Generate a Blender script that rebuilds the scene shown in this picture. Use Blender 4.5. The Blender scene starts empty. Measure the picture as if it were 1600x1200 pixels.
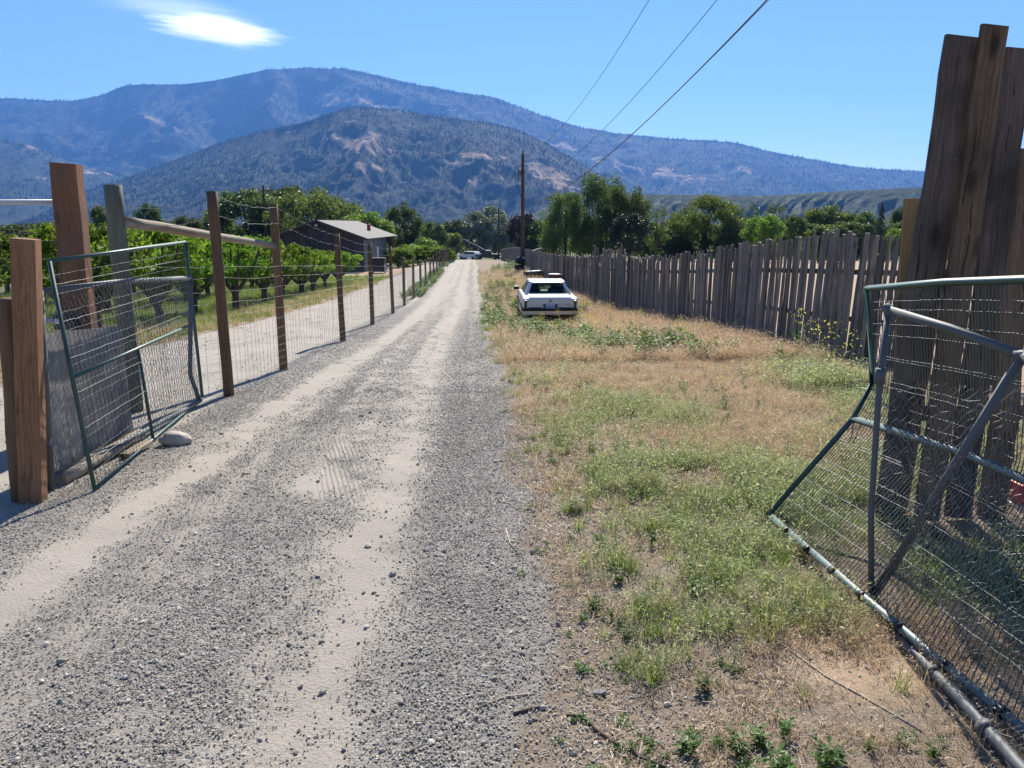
import bpy, bmesh, math, random
import numpy as np
from mathutils import Vector, Matrix, noise as mnoise
random.seed(7); rng = np.random.default_rng(7)
S = bpy.context.scene
COL = S.collection
R = math.radians

# ------------------------------------------------------------------ camera, world, sun, exposure
FPX = 1202.0
PITCH = math.atan(250.0/FPX)
cam = bpy.data.cameras.new('camera'); camo = bpy.data.objects.new('camera', cam); COL.objects.link(camo)
cam.sensor_width = 36; cam.lens = 36*FPX/1600; cam.clip_start = 0.05; cam.clip_end = 60000
ZC = 1.6
camo.location = (0, 0, ZC); camo.rotation_euler = (R(90)-PITCH, 0, 0)
S.camera = camo
SUN_EL, SUN_AZ = R(40), R(6)            # azimuth to the right of the view direction
w = bpy.data.worlds.new('World'); S.world = w; w.use_nodes = True
nt = w.node_tree; nt.nodes.clear()
sky = nt.nodes.new('ShaderNodeTexSky'); sky.sky_type = 'NISHITA'; sky.sun_disc = False
sky.sun_elevation = SUN_EL; sky.sun_rotation = SUN_AZ; sky.air_density = 1.0; sky.dust_density = 0.0; sky.ozone_density = 3.5
sky.altitude = 300
bg = nt.nodes.new('ShaderNodeBackground'); bg.inputs['Strength'].default_value = 0.062
wo = nt.nodes.new('ShaderNodeOutputWorld')
hs_ = nt.nodes.new('ShaderNodeHueSaturation'); hs_.inputs['Saturation'].default_value = 1.1; nt.links.new(sky.outputs[0], hs_.inputs['Color']); nt.links.new(hs_.outputs[0], bg.inputs[0]); nt.links.new(bg.outputs[0], wo.inputs[0])
sl = bpy.data.lights.new('sun', 'SUN'); sl.energy = 5.0; sl.angle = R(0.55); sl.color = (1.0, 0.93, 0.82)
so = bpy.data.objects.new('sun', sl); COL.objects.link(so)
SD = Vector((math.sin(SUN_AZ)*math.cos(SUN_EL), math.cos(SUN_AZ)*math.cos(SUN_EL), math.sin(SUN_EL)))
so.rotation_euler = SD.to_track_quat('Z', 'Y').to_euler(); so.location = (0, 0, 50)
S.view_settings.view_transform = 'Standard'; S.view_settings.look = 'None'
S.view_settings.exposure = 0.98; S.view_settings.gamma = 1; S.view_settings.use_curve_mapping = False
S.cycles.volume_bounces = 2; S.cycles.max_bounces = 8; S.cycles.transparent_max_bounces = 24
S.cycles.use_denoising = True

# ------------------------------------------------------------------ picture <-> place
cp, sp = math.cos(PITCH), math.sin(PITCH)
def ray(px, py):
    dx = (px-800)/FPX; dy = (600-py)/FPX
    return Vector((dx, cp + dy*sp, -sp + dy*cp))
def P(px, py, Y):
    d = ray(px, py); t = Y/d.y
    return Vector((d.x*t, Y, ZC + d.z*t))
def slope(px, py):
    d = ray(px, py); return d.x/d.y, d.z/d.y

# ------------------------------------------------------------------ noise in numpy
_perm = np.random.default_rng(3).permutation(512); _perm = np.concatenate([_perm, _perm])
_gr = np.random.default_rng(4).uniform(-1, 1, 1024)
def vnoise(x, y):
    xi = np.floor(x).astype(int); yi = np.floor(y).astype(int); xf = x-xi; yf = y-yi
    u = xf*xf*(3-2*xf); v = yf*yf*(3-2*yf)
    h = lambda a, b: _gr[_perm[(_perm[a & 511] + b) & 511]]
    n00 = h(xi, yi); n10 = h(xi+1, yi); n01 = h(xi, yi+1); n11 = h(xi+1, yi+1)
    return (n00*(1-u)+n10*u)*(1-v) + (n01*(1-u)+n11*u)*v
def fbm(x, y, o=4, g=0.5):
    x = np.asarray(x, float); y = np.asarray(y, float)
    s = 0; a = 1; t = 0
    for i in range(o):
        s = s + a*vnoise(x*2**i+17.3*i, y*2**i+9.1*i); t += a; a *= g
    return s/t
def ridged(x, y, o=5):
    s = 0; a = 1; t = 0
    for i in range(o):
        s = s + a*(1-np.abs(vnoise(x*2**i+31.7*i, y*2**i+5.9*i))*1.6); t += a; a *= 0.5
    return s/t
def sstep(a, b, x):
    t = np.clip((x-a)/(b-a), 0, 1); return t*t*(3-2*t)

# ------------------------------------------------------------------ ground height
_Y  = [-50, 0, 5, 8, 11, 15, 20, 25, 30, 35, 40, 47, 51, 56, 60, 64, 68, 73, 80, 90, 115, 150, 170, 200]
_E  = [1.6, 1.6, 1.61, 1.63, 1.66, 1.72, 1.83, 1.9, 1.92, 1.9, 1.84, 1.75, 1.65, 1.54, 1.43, 1.34, 1.22, 1.1, .98, .94, .94, 1.12, 1.25, 1.5]
_YL = [-50, 0, 5, 8, 11, 15, 20, 25, 30, 40, 50, 60, 70, 90, 115, 150, 200]
_EL = [1.6, 1.6, 1.61, 1.63, 1.66, 1.72, 1.83, 1.9, 1.92, 1.92, 1.9, 1.8, 1.65, 1.3, 1.0, 1.2, 1.5]
def U(x, y): return x + 0.05*y                      # across the road; the fence stands at -2.6
def hz0(x, y):
    x = np.asarray(x, float); y = np.asarray(y, float)
    e = np.interp(y, _Y, _E); el = np.interp(y, _YL, _EL)
    k = sstep(-3.6, -7.5, U(x, y)) * 1.0
    e = e*(1-k) + el*k
    z = ZC - (e + 0.0374*np.clip(y, 0, 200))
    z = z - 2.5*sstep(200, 420, y)
    z = z - 1.5*sstep(60, 220, np.abs(x))*sstep(-20, 60, y)
    return z
def hz(x, y):
    x = np.asarray(x, float); y = np.asarray(y, float)
    z = hz0(x, y); u = U(x, y)
    near = sstep(90, 30, y)
    z = z + 0.05*fbm(x*0.35, y*0.35, 3)*near*sstep(0.3, 2.0, np.abs(u+1.2)+0)*0.8
    road = sstep(-2.9, -2.5, u)*sstep(0.8, 0.2, u)
    rut = np.exp(-((u+2.15-0.02*y)/0.28)**2) + np.exp(-((u+0.6)/0.28)**2)
    z = z - 0.018*rut*near*road + 0.02*np.exp(-((u+1.35)/0.35)**2)*near
    z = z + 0.014*fbm(x*2.2, y*1.6, 3)*sstep(60, 15, y)
    z = z - 0.52*np.exp(-((y-27)/10)**2-((u-2.4)/2.0)**2)
    z = z + 0.05*sstep(0.4, 1.3, u)*sstep(80, 40, y)*(0.4+0.6*fbm(x*0.9+5, y*0.9, 3))
    return z
def gz(x, y): return float(hz(np.array([x]), np.array([y]))[0])
def G(px, py):
    d = ray(px, py); o = Vector((0, 0, ZC)); t = 1.0; last = t
    while t < 4000:
        p = o + d*t
        if p.z <= float(hz0(p.x, p.y)): break
        last = t; t *= 1.01
    a, b = last, t
    for _ in range(18):
        m = (a+b)/2; p = o + d*m
        if p.z <= gz(p.x, p.y): b = m
        else: a = m
    p = o + d*b; p.z = gz(p.x, p.y)
    return p

# ------------------------------------------------------------------ object helpers
def tag(o, label=None, cat=None, group=None, kind=None):
    if label: o['label'] = label
    if cat: o['category'] = cat
    if group: o['group'] = group
    if kind: o['kind'] = kind
    return o
def empty(name, loc=(0, 0, 0), rz=0, label=None, cat=None, group=None):
    o = bpy.data.objects.new(name, None); COL.objects.link(o); o.location = loc; o.rotation_euler = (0, 0, rz)
    o.empty_display_size = 0.2
    return tag(o, label, cat, group)
def link(name, me, parent=None, mat=None):
    if mat is not None and not me.materials: me.materials.append(mat)
    o = bpy.data.objects.new(name, me); COL.objects.link(o)
    if parent is not None: o.parent = parent
    return o
def np_mesh(name, V, F, mat=None, smooth=False, cols=None, cname='col'):
    """V (n,3); F (m,k) with k 3 or 4; cols per vertex (n,3|4)."""
    V = np.asarray(V, np.float32); F = np.asarray(F, np.int32); me = bpy.data.meshes.new(name)
    n, m, k = len(V), len(F), F.shape[1]
    me.vertices.add(n); me.vertices.foreach_set('co', V.ravel())
    me.loops.add(m*k); me.loops.foreach_set('vertex_index', F.ravel())
    me.polygons.add(m); me.polygons.foreach_set('loop_start', np.arange(0, m*k, k, dtype=np.int32))
    me.polygons.foreach_set('use_smooth', np.full(m, smooth))
    me.update(calc_edges=True)
    if cols is not None:
        cols = np.asarray(cols, np.float32)
        if cols.shape[1] == 3: cols = np.c_[cols, np.ones(n, np.float32)]
        a = me.color_attributes.new(cname, 'FLOAT_COLOR', 'POINT'); a.data.foreach_set('color', cols.ravel())
    if mat is not None: me.materials.append(mat)
    return me
def bm_mesh(name, bm, mat=None, smooth=False):
    me = bpy.data.meshes.new(name); bmesh.ops.recalc_face_normals(bm, faces=bm.faces); bm.to_mesh(me); bm.free()
    if smooth:
        for p in me.polygons: p.use_smooth = True
    if mat is not None: me.materials.append(mat)
    return me
def box_bm(bm, c, s, bev=0, rot=None):
    r = bmesh.ops.create_cube(bm, size=1)['verts']
    M = Matrix.Translation(Vector(c)) @ (rot.to_4x4() if rot is not None else Matrix()) @ Matrix.Diagonal((s[0], s[1], s[2], 1))
    bmesh.ops.transform(bm, matrix=M, verts=r)
    if bev:
        es = list({e for v in r for e in v.link_edges})
        bmesh.ops.bevel(bm, geom=es, offset=bev, segments=2, affect='EDGES', profile=0.5)
    return bm
def box(name, c, s, mat, parent=None, bev=0, rot=None):
    bm = bmesh.new(); box_bm(bm, c, s, bev, rot)
    return link(name, bm_mesh(name, bm, mat), parent)
def basis(d, up=None):
    d = d.normalized()
    up = up or (Vector((0, 0, 1)) if abs(d.z) < 0.9 else Vector((1, 0, 0)))
    a = d.cross(up).normalized(); b = a.cross(d).normalized()
    return a, b
def tube_np(paths, r, k=4):
    """merged round tubes along polylines; r a number or one per path."""
    Vs, Fs, n0 = [], [], 0
    ang = np.arange(k)*2*math.pi/k
    for i, p in enumerate(paths):
        p = np.asarray([tuple(q) for q in p], float); m = len(p)
        rr = r[i] if hasattr(r, '__len__') else r
        rr = np.full(m, rr) if np.ndim(rr) == 0 else np.asarray(rr, float)
        t = np.gradient(p, axis=0); t /= np.linalg.norm(t, axis=1)[:, None]+1e-9
        up = np.array([0, 0, 1.]) if abs(t[0][2]) < 0.9 else np.array([1., 0, 0])
        a = np.cross(t, up); a /= np.linalg.norm(a, axis=1)[:, None]+1e-9; b = np.cross(a, t)
        ring = p[:, None, :] + rr[:, None, None]*(np.cos(ang)[None, :, None]*a[:, None, :] + np.sin(ang)[None, :, None]*b[:, None, :])
        Vs.append(ring.reshape(-1, 3))
        j = np.arange(m-1)[:, None]*k; q = np.arange(k)[None, :]; q2 = (q+1) % k
        Fs.append(np.stack([j+q, j+q2, j+k+q2, j+k+q], -1).reshape(-1, 4)+n0)
        n0 += m*k
    return np.concatenate(Vs), np.concatenate(Fs)
def tubes(name, paths, r, mat, parent=None, k=4, smooth=True):
    V, F = tube_np(paths, r, k)
    return link(name, np_mesh(name, V, F, mat, smooth), parent)
def pipe(name, pts, r, mat, parent=None, k=12, cap=True):
    V, F = tube_np([pts], r, k)
    V = list(map(tuple, V)); F = [tuple(f) for f in F]
    if cap:
        F.append(tuple(range(k))[::-1]); F.append(tuple(range(len(V)-k, len(V))))
    me = bpy.data.meshes.new(name); me.from_pydata(V, [], F); me.update()
    for p in me.polygons[:-2]: p.use_smooth = True
    return link(name, me, parent, mat)
def quads(name, Q, mat, col=None, smooth=False):
    """Q (n,4,3) free quads; col (n,3)."""
    n = len(Q); V = Q.reshape(-1, 3); F = np.arange(n*4).reshape(n, 4)
    return np_mesh(name, V, F, mat, smooth, None if col is None else np.repeat(col, 4, 0))

# ------------------------------------------------------------------ materials
class NT:
    def __init__(s, name):
        s.m = bpy.data.materials.new(name); s.m.use_nodes = True; s.t = s.m.node_tree; s.t.nodes.clear()
        s.out = s.t.nodes.new('ShaderNodeOutputMaterial')
    def n(s, ty, **kw):
        nd = s.t.nodes.new('ShaderNode'+ty)
        for k, v in kw.items():
            if hasattr(nd, k) and not k[0].isupper(): setattr(nd, k, v)
            else: s.set(nd, k, v)
        return nd
    def set(s, nd, key, v):
        i = nd.inputs[key] if not isinstance(key, int) else nd.inputs[key]
        if isinstance(v, bpy.types.NodeSocket): s.t.links.new(v, i)
        else:
            if i.type == 'RGBA' and len(v) == 3: v = (*v, 1)
            i.default_value = v
    def noise(s, vec, scale, detail=4, rough=0.55, dist=0):
        nd = s.n('TexNoise'); s.set(nd, 'Scale', scale); s.set(nd, 'Detail', detail); s.set(nd, 'Roughness', rough); s.set(nd, 'Distortion', dist)
        if vec is not None: s.set(nd, 'Vector', vec)
        return nd.outputs['Fac']
    def ramp(s, fac, stops, interp='LINEAR'):
        nd = s.n('ValToRGB'); e = nd.color_ramp.elements; nd.color_ramp.interpolation = interp
        while len(e) < len(stops): e.new(0.5)
        for el, (p, c) in zip(e, stops):
            el.position = p; el.color = (c, c, c, 1) if not hasattr(c, '__len__') else (*c, 1)[:4]
        s.set(nd, 0, fac); return nd.outputs[0]
    def mix(s, fac, a, b, blend='MIX'):
        nd = s.n('Mix'); nd.data_type = 'RGBA'; nd.blend_type = blend
        s.set(nd, 0, fac); s.set(nd, 6, a); s.set(nd, 7, b); return nd.outputs[2]
    def math(s, op, a, b=0.0, clamp=False):
        nd = s.n('Math'); nd.operation = op; nd.use_clamp = clamp; s.set(nd, 0, a); s.set(nd, 1, b); return nd.outputs[0]
    def mapping(s, vec, scale=(1, 1, 1), loc=(0, 0, 0)):
        nd = s.n('Mapping'); s.set(nd, 'Vector', vec); s.set(nd, 'Scale', scale); s.set(nd, 'Location', loc); return nd.outputs[0]
    def obj(s): return s.n('TexCoord').outputs['Object']
    def pos(s): return s.n('NewGeometry').outputs['Position']
    def rnd(s): return s.n('ObjectInfo').outputs['Random']
    def attr(s, name): 
        nd = s.n('Attribute'); nd.attribute_name = name; return nd
    def bump(s, h, strength=0.5, dist=0.01):
        nd = s.n('Bump'); s.set(nd, 'Height', h); s.set(nd, 'Strength', strength); s.set(nd, 'Distance', dist); return nd.outputs[0]
    def bsdf(s, col, rough=0.8, metal=0.0, normal=None, spec=0.5, link=True, **kw):
        nd = s.n('BsdfPrincipled'); s.set(nd, 'Base Color', col); s.set(nd, 'Roughness', rough); s.set(nd, 'Metallic', metal)
        s.set(nd, 'Specular IOR Level', spec)
        if normal is not None: s.set(nd, 'Normal', normal)
        for k, v in kw.items(): s.set(nd, k, v)
        if link: s.t.links.new(nd.outputs[0], s.out.inputs[0])
        return nd.outputs[0]

def mat_simple(name, col, rough=0.7, metal=0.0, var=0.15, scale=20, bump=0.15, spec=0.4, bd=0.004):
    m = NT(name); v = m.obj(); f = m.noise(v, scale, 5)
    c = m.mix(f, tuple(x*(1-var) for x in col), tuple(min(1, x*(1+var)) for x in col))
    m.bsdf(c, rough, metal, m.bump(f, bump, bd), spec); return m.m
def mat_wood(name, dark, light, grain=1.0, rough=0.8, rnd=0.35, knots=True, stain=None, crack=0.5):
    m = NT(name); o = m.obj(); r = m.rnd()
    off = m.n('CombineXYZ'); m.set(off, 2, m.math('MULTIPLY', r, 37.0)); m.set(off, 0, m.math('MULTIPLY', r, 11.0))
    va = m.n('VectorMath'); va.operation = 'ADD'; m.set(va, 0, o); m.set(va, 1, off.outputs[0]); o2 = va.outputs[0]
    wn = m.n('TexNoise'); m.set(wn, 'Scale', 1.0); m.set(wn, 'Detail', 2.0); m.set(wn, 'Vector', m.mapping(o2, (7, 7, 2.6))); wo_ = m.n('VectorMath'); wo_.operation = 'MULTIPLY_ADD'; m.set(wo_, 0, wn.outputs['Color']); m.set(wo_, 1, (.07, .07, 0)); m.set(wo_, 2, o2); o2 = wo_.outputs[0]
    big = m.noise(m.mapping(o2, (9, 9, 1.1)), 1.3*grain, 3, 0.5, 0.6)
    fine = m.noise(m.mapping(o2, (85, 85, 2.2)), 1.0*grain, 7, 0.75, 0.8)
    wv = m.n('TexWave'); wv.bands_direction = 'X'; m.set(wv, 'Scale', 14*grain); m.set(wv, 'Distortion', 9.0); m.set(wv, 'Detail', 3.0); m.set(wv, 'Detail Scale', 0.35)
    m.set(wv, 'Vector', m.mapping(o2, (1, 1, 0.12)))
    g = m.math('ADD', m.math('MULTIPLY', fine, 0.55), m.math('MULTIPLY', wv.outputs['Fac'], 0.07)); g = m.math('ADD', g, m.math('MULTIPLY', big, 0.45))
    c = m.mix(m.ramp(g, [(0.35, 0.0), (0.72, 1.0)]), dark, light)
    h = g
    if knots:
        vo = m.n('TexVoronoi'); m.set(vo, 'Scale', 1.0); m.set(vo, 'Vector', m.mapping(o2, (6.0, 1.2, 2.2)))
        k = m.ramp(vo.outputs['Distance'], [(0.07, 1.0), (0.20, 0.0)])
        c = m.mix(m.math('MULTIPLY', k, 0.8), c, tuple(x*0.28 for x in dark))
    cr = m.ramp(m.noise(m.mapping(o2, (60, 60, 0.9)), 1.0, 3, 0.6), [(0.30, 1.0), (0.36, 0.0)])
    c = m.mix(m.math('MULTIPLY', cr, crack), c, tuple(x*0.15 for x in dark))
    if stain: c = m.mix(m.ramp(m.noise(o2, 2.2, 4), [(0.45, 0.0), (0.7, 0.75)]), c, stain)
    hv = m.n('HueSaturation'); m.set(hv, 'Color', c); m.set(hv, 'Value', m.math('ADD', m.math('MULTIPLY', r, rnd*2), 1.0-rnd)); c = hv.outputs[0]
    h = m.math('SUBTRACT', h, m.math('MULTIPLY', cr, 0.8))
    m.bsdf(c, rough, 0, m.bump(h, 0.7, 0.004), 0.25); return m.m
def mat_leaf(name, c0, c1, trans=0.4, rough=0.5, vary=0.25, spec=0.35, tcol=None):
    """leaf colour between c0 and c1 by each leaf's own attribute; part of the light passes through"""
    m = NT(name); a = m.attr('col'); sx = m.n('SeparateColor'); m.set(sx, 0, a.outputs['Color'])
    c = m.mix(sx.outputs[0], c0, c1)
    r = m.rnd(); hv = m.n('HueSaturation'); m.set(hv, 'Color', c); m.set(hv, 'Value', m.math('ADD', m.math('MULTIPLY', r, vary*2), 1-vary))
    m.set(hv, 'Hue', m.math('ADD', m.math('MULTIPLY', r, 0.03), 0.485)); c = hv.outputs[0]
    b = m.bsdf(c, rough, 0, None, spec, link=False)
    t = m.n('BsdfTranslucent')
    m.set(t, 'Color', m.mix(1.0, c, tcol or (1.5, 1.5, 0.8), 'MULTIPLY'))
    mx = m.n('MixShader'); m.set(mx, 0, trans); m.t.links.new(b, mx.inputs[1]); m.t.links.new(t.outputs[0], mx.inputs[2])
    m.t.links.new(mx.outputs[0], m.out.inputs[0]); return m.m

M = {}
M['galv'] = mat_simple('galvanised_pipe', (0.115, 0.125, 0.13), 0.6, 0.2, 0.2, 30, 0.15)
M['wire'] = mat_simple('galvanised_wire', (0.22, 0.215, 0.21), 0.5, 0.4, 0.1, 40, 0)
M['green'] = mat_simple('dark_green_paint', (0.032, 0.085, 0.078), 0.45, 0, 0.35, 24, 0.1, 0.5)
M['greenwire'] = mat_simple('dark_coated_wire', (0.05, 0.07, 0.07), 0.45, 0.2, 0.2, 40, 0, 0.6)
M['palegreen'] = mat_simple('weathered_pale_green_paint', (0.13, 0.18, 0.175), 0.5, 0, 0.35, 24, 0.1, 0.5)
M['white'] = mat_simple('white_pipe_paint', (0.62, 0.64, 0.66), 0.4, 0, 0.12, 18, 0.1)
M['black'] = mat_simple('black_plastic', (0.012, 0.013, 0.016), 0.45, 0, 0.2, 18, 0.1)
M['rust'] = mat_simple('rusty_metal', (0.18, 0.07, 0.04), 0.75, 0.2, 0.4, 14, 0.3)
M['red'] = mat_simple('faded_red_paint', (0.45, 0.05, 0.06), 0.5, 0, 0.3, 12, 0.1)
M['cedar'] = mat_wood('reddish_cedar_timber', (0.10, 0.043, 0.022), (0.28, 0.135, 0.07), 1.0, rnd=0.1, crack=0.9, stain=(0.14, 0.095, 0.07))
M['cedar2'] = mat_wood('orange_cedar_timber', (0.15, 0.07, 0.035), (0.40, 0.215, 0.12), 1.0, rnd=0.1, crack=0.9)
M['newlumber'] = mat_wood('pale_new_lumber', (0.26, 0.15, 0.07), (0.42, 0.27, 0.14), 1.0, rnd=0.1, crack=0.2)
M['roundpost'] = mat_wood('brown_round_post', (0.085, 0.05, 0.028), (0.20, 0.12, 0.07), 1.2, rnd=0.2, knots=False)
M['greypost'] = mat_wood('weathered_green_grey_post', (0.07, 0.075, 0.055), (0.20, 0.205, 0.16), 1.2, rnd=0.1, knots=False)
M['peeled'] = mat_wood('peeled_rail_pole', (0.16, 0.12, 0.08), (0.42, 0.36, 0.28), 1.0, rnd=0.1)
M['picket'] = mat_wood('weathered_grey_slab', (0.07, 0.06, 0.053), (0.27, 0.235, 0.205), 1.0, rnd=0.5)
M['board'] = mat_wood('dark_grey_rough_board', (0.04, 0.032, 0.028), (0.19, 0.15, 0.125), 0.8, rnd=0.1, stain=(0.03, 0.026, 0.025), crack=0.9)
M['board2'] = mat_wood('dark_brown_rough_board', (0.065, 0.042, 0.028), (0.26, 0.175, 0.115), 0.8, rnd=0.1, stain=(0.04, 0.03, 0.026), crack=0.9)
M['ply'] = mat_wood('grey_weathered_plywood', (0.17, 0.16, 0.15), (0.36, 0.345, 0.325), 0.6, rnd=0.05, stain=(0.13, 0.12, 0.11), knots=False, crack=0.3)
M['utility'] = mat_wood('tarred_pole_wood', (0.05, 0.035, 0.028), (0.12, 0.085, 0.065), 1.0, rnd=0.1, knots=False)
# ================================================================== terrain sheet split into setting pieces
def gauss(x, y, px, py, rx, ry, rot=0):
    c = G(px, py); dx = x-c.x; dy = y-c.y
    return np.exp(-((dx/rx)**2 + (dy/ry)**2))
# patches of the verge, (px, py, radius across, radius along, weight)
GREEN = [(850, 560, .12, .3, .6), (900, 585, .2, .3, .6), (840, 600, .15, .25, .6), (880, 630, .2, .2, .6), (930, 620, .15, .2, .5), (830, 660, .1, .15, .5), (870, 690, .12, .12, .6), (850, 750, .1, .1, .5), (880, 800, .1, .08, .5), (840, 820, .08, .06, .5), (960, 890, .12, .1, .5), (900, 870, .08, .06, .5), (1020, 960, .1, .08, .5), (990, 1040, .12, .08, .5), (1100, 765, .6, .5, 1.2), (1200, 750, .5, .5, 1.1), (1000, 740, .35, .4, .6), (940, 670, .35, .5, .5), (1010, 640, .5, .6, .7), (1060, 660, .3, .4, .6),
         (1060, 830, .3, .25, .7), (1190, 860, .3, .25, .7), (1240, 950, .2, .2, .45), (1130, 910, .18, .16, .5), (1300, 790, .5, .4, .9), (1450, 850, .4, .5, .8), (1560, 900, .5, .5, .7),
         (890, 960, .1, .08, .35), (1160, 985, .35, .15, .3), (900, 540, .5, 1.2, .6), (1380, 640, .5, 1.6, .9), (1420, 720, .5, .8, .9), (1300, 610, .3, 1.5, .6), (840, 700, .14, .2, .3)]
LEAFY = [(768, 490, .2, 3, .7), (768, 465, .3, 5, .8), (800, 500, .5, 1.5, .6), (845, 505, .6, 1.2, .9), (900, 515, .6, 1.2, .9), (850, 520, .5, .8, .9), (920, 530, .7, 1.0, 1.1), (980, 545, .8, .9, 1.2), (1040, 545, .6, .8, .9), (1085, 570, .3, .4, .8), (970, 632, .14, .2, .9), (1080, 660, .25, .3, .9), (1040, 660, .1, .1, .6),
         (780, 480, .25, 3.5, .9), (790, 450, .5, 3.0, .5), (815, 470, .4, 2.0, .9), (830, 640, .15, .2, .6), (800, 425, 1.4, 8, .5), (1290, 600, .4, 1.2, .6), (1350, 620, .4, 1.0, .8),
         (900, 480, .5, 2, .5), (905, 960, .12, .07, .9), (985, 955, .08, .06, .8), (1100, 1070, .06, .05, .9), (1260, 1165, .28, .1, 1.1), (1165, 1110, .05, .04, .7), (740, 1010, .05, .05, .7), (880, 710, .1, .12, .8),
         (1430, 1040, .12, .1, .8), (1500, 900, .3, .4, .8), (840, 1160, .05, .04, .4)]
DRY = [(1200, 600, 1.5, 2.5, 1.2), (1100, 590, 1.3, 2.2, 1.0), (1250, 680, .9, 1.2, 1.2), (1150, 650, .7, 1.2, 1.0), (950, 590, 1.2, 1.5, .9), (900, 470, 1.6, 6, 1.1), (990, 500, 1.2, 3, 1.0), (1080, 530, 1.2, 3, 1.1), (850, 560, .9, 1.5, .5),
       (800, 440, 1.2, 9, 1.0), (880, 430, 1.4, 10, 1.0), (1300, 1000, .3, .3, .45), (1350, 1060, .3, .25, .5), (870, 900, .2, .2, .3), (830, 640, .5, .8, .45), (1020, 700, .4, .5, .4), (780, 520, .3, 2, .4), (1450, 980, .5, .5, .5)]
def patch(x, y, L):
    s = np.zeros(np.shape(x))
    for px, py, rx, ry, wt in L:
        s = s + wt*gauss(x, y, px, py, rx, ry)
    return s
def zones(x, y):
    """dust, coarse gravel, dry grass litter, green cover, all 0..1"""
    u = U(x, y); n1 = fbm(x*0.8, y*0.35, 4); n2 = fbm(x*3.1+7, y*1.4, 4); n3 = fbm(x*0.35, y*0.2+3, 3)
    edge = 0.3 - 0.2*sstep(5, 2, y) + 0.22*fbm(x*0+2.0, y*0.6, 3) + 0.18*n2
    road = sstep(edge+0.22, edge-0.1, u)*sstep(-6.2, -5.8, u+0.25*n1)
    main = road*sstep(-3.0, -2.7, u); drive = road*(1-sstep(-3.0, -2.7, u))
    t1 = np.exp(-((u+2.4-0.035*np.clip(y, 0, 20)+0.08*n3)/0.20)**2)
    t2 = np.exp(-((u+0.62+0.1*n3)/0.24)**2)
    t3 = np.exp(-((u+1.1)/0.18)**2)*sstep(9, 5, y)*sstep(4.4, 5.2, y)
    t4 = np.exp(-((u+1.75+0.1*n3)/0.16)**2)*0.5
    far = sstep(14, 45, y)
    t5 = 0.75*far*(0.6+0.4*np.sin(u*9+n3*2)) 
    n5 = fbm(x*7, y*5, 3); dust = np.clip((t1*1.0+t2*0.8+t3*0.9+t4+t5)*(0.95+.5*n2+0.25*n1+.45*n5)+0.15*(n1+0.2)+.2*n5+(.45+.65*sstep(5, 11, y))*np.clip(fbm(u*4.5+3, y*.06, 3)+.03, 0, 1)*(.6+n5), 0, 1)
    dust = dust*main + drive*np.clip(0.75+0.5*n2, 0, 1)
    coarse = np.clip((1-dust)*(0.55+0.9*n1+0.5*n2) + 0.5*np.exp(-((u+0.05)/0.3)**2), 0, 1)*road
    verge = sstep(edge-0.05, edge+0.35, u)
    dry = np.clip(patch(x, y, DRY)*1.0+0.35*n2+0.1, 0, 1)*verge
    green = np.clip(patch(x, y, GREEN)+0.5*patch(x, y, LEAFY)+0.35*n2-0.05, 0, 1)*verge
    lg = sstep(-5.9, -6.3, u+0.3*n1)                       # orchard grass on the left
    yb = np.exp(-((u+6.9)/1.1)**2)
    g2 = np.clip(0.75-0.7*yb+0.7*n2, 0, 1); d2 = np.clip(0.35+0.9*yb+0.6*n1, 0, 1)
    green = np.maximum(green, lg*g2); dry = np.maximum(dry, lg*d2*0.8)
    b = sstep(50, 56, y)*sstep(-16, -14, x)*sstep(-7.0, -8.5, u)*sstep(95, 80, y)   # bare yard by the barn
    green = green*(1-b); dry = np.maximum(dry, b*0.9)
    fld = sstep(115, 140, y); green = np.maximum(green, fld*0.8)
    bar = sstep(5.2, 5.9, u)*(1-fld)                        # field behind the slab fence
    green = green*(1-0.6*bar); dry = np.maximum(dry, bar*0.7)
    return dust, coarse, dry, green, road
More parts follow.
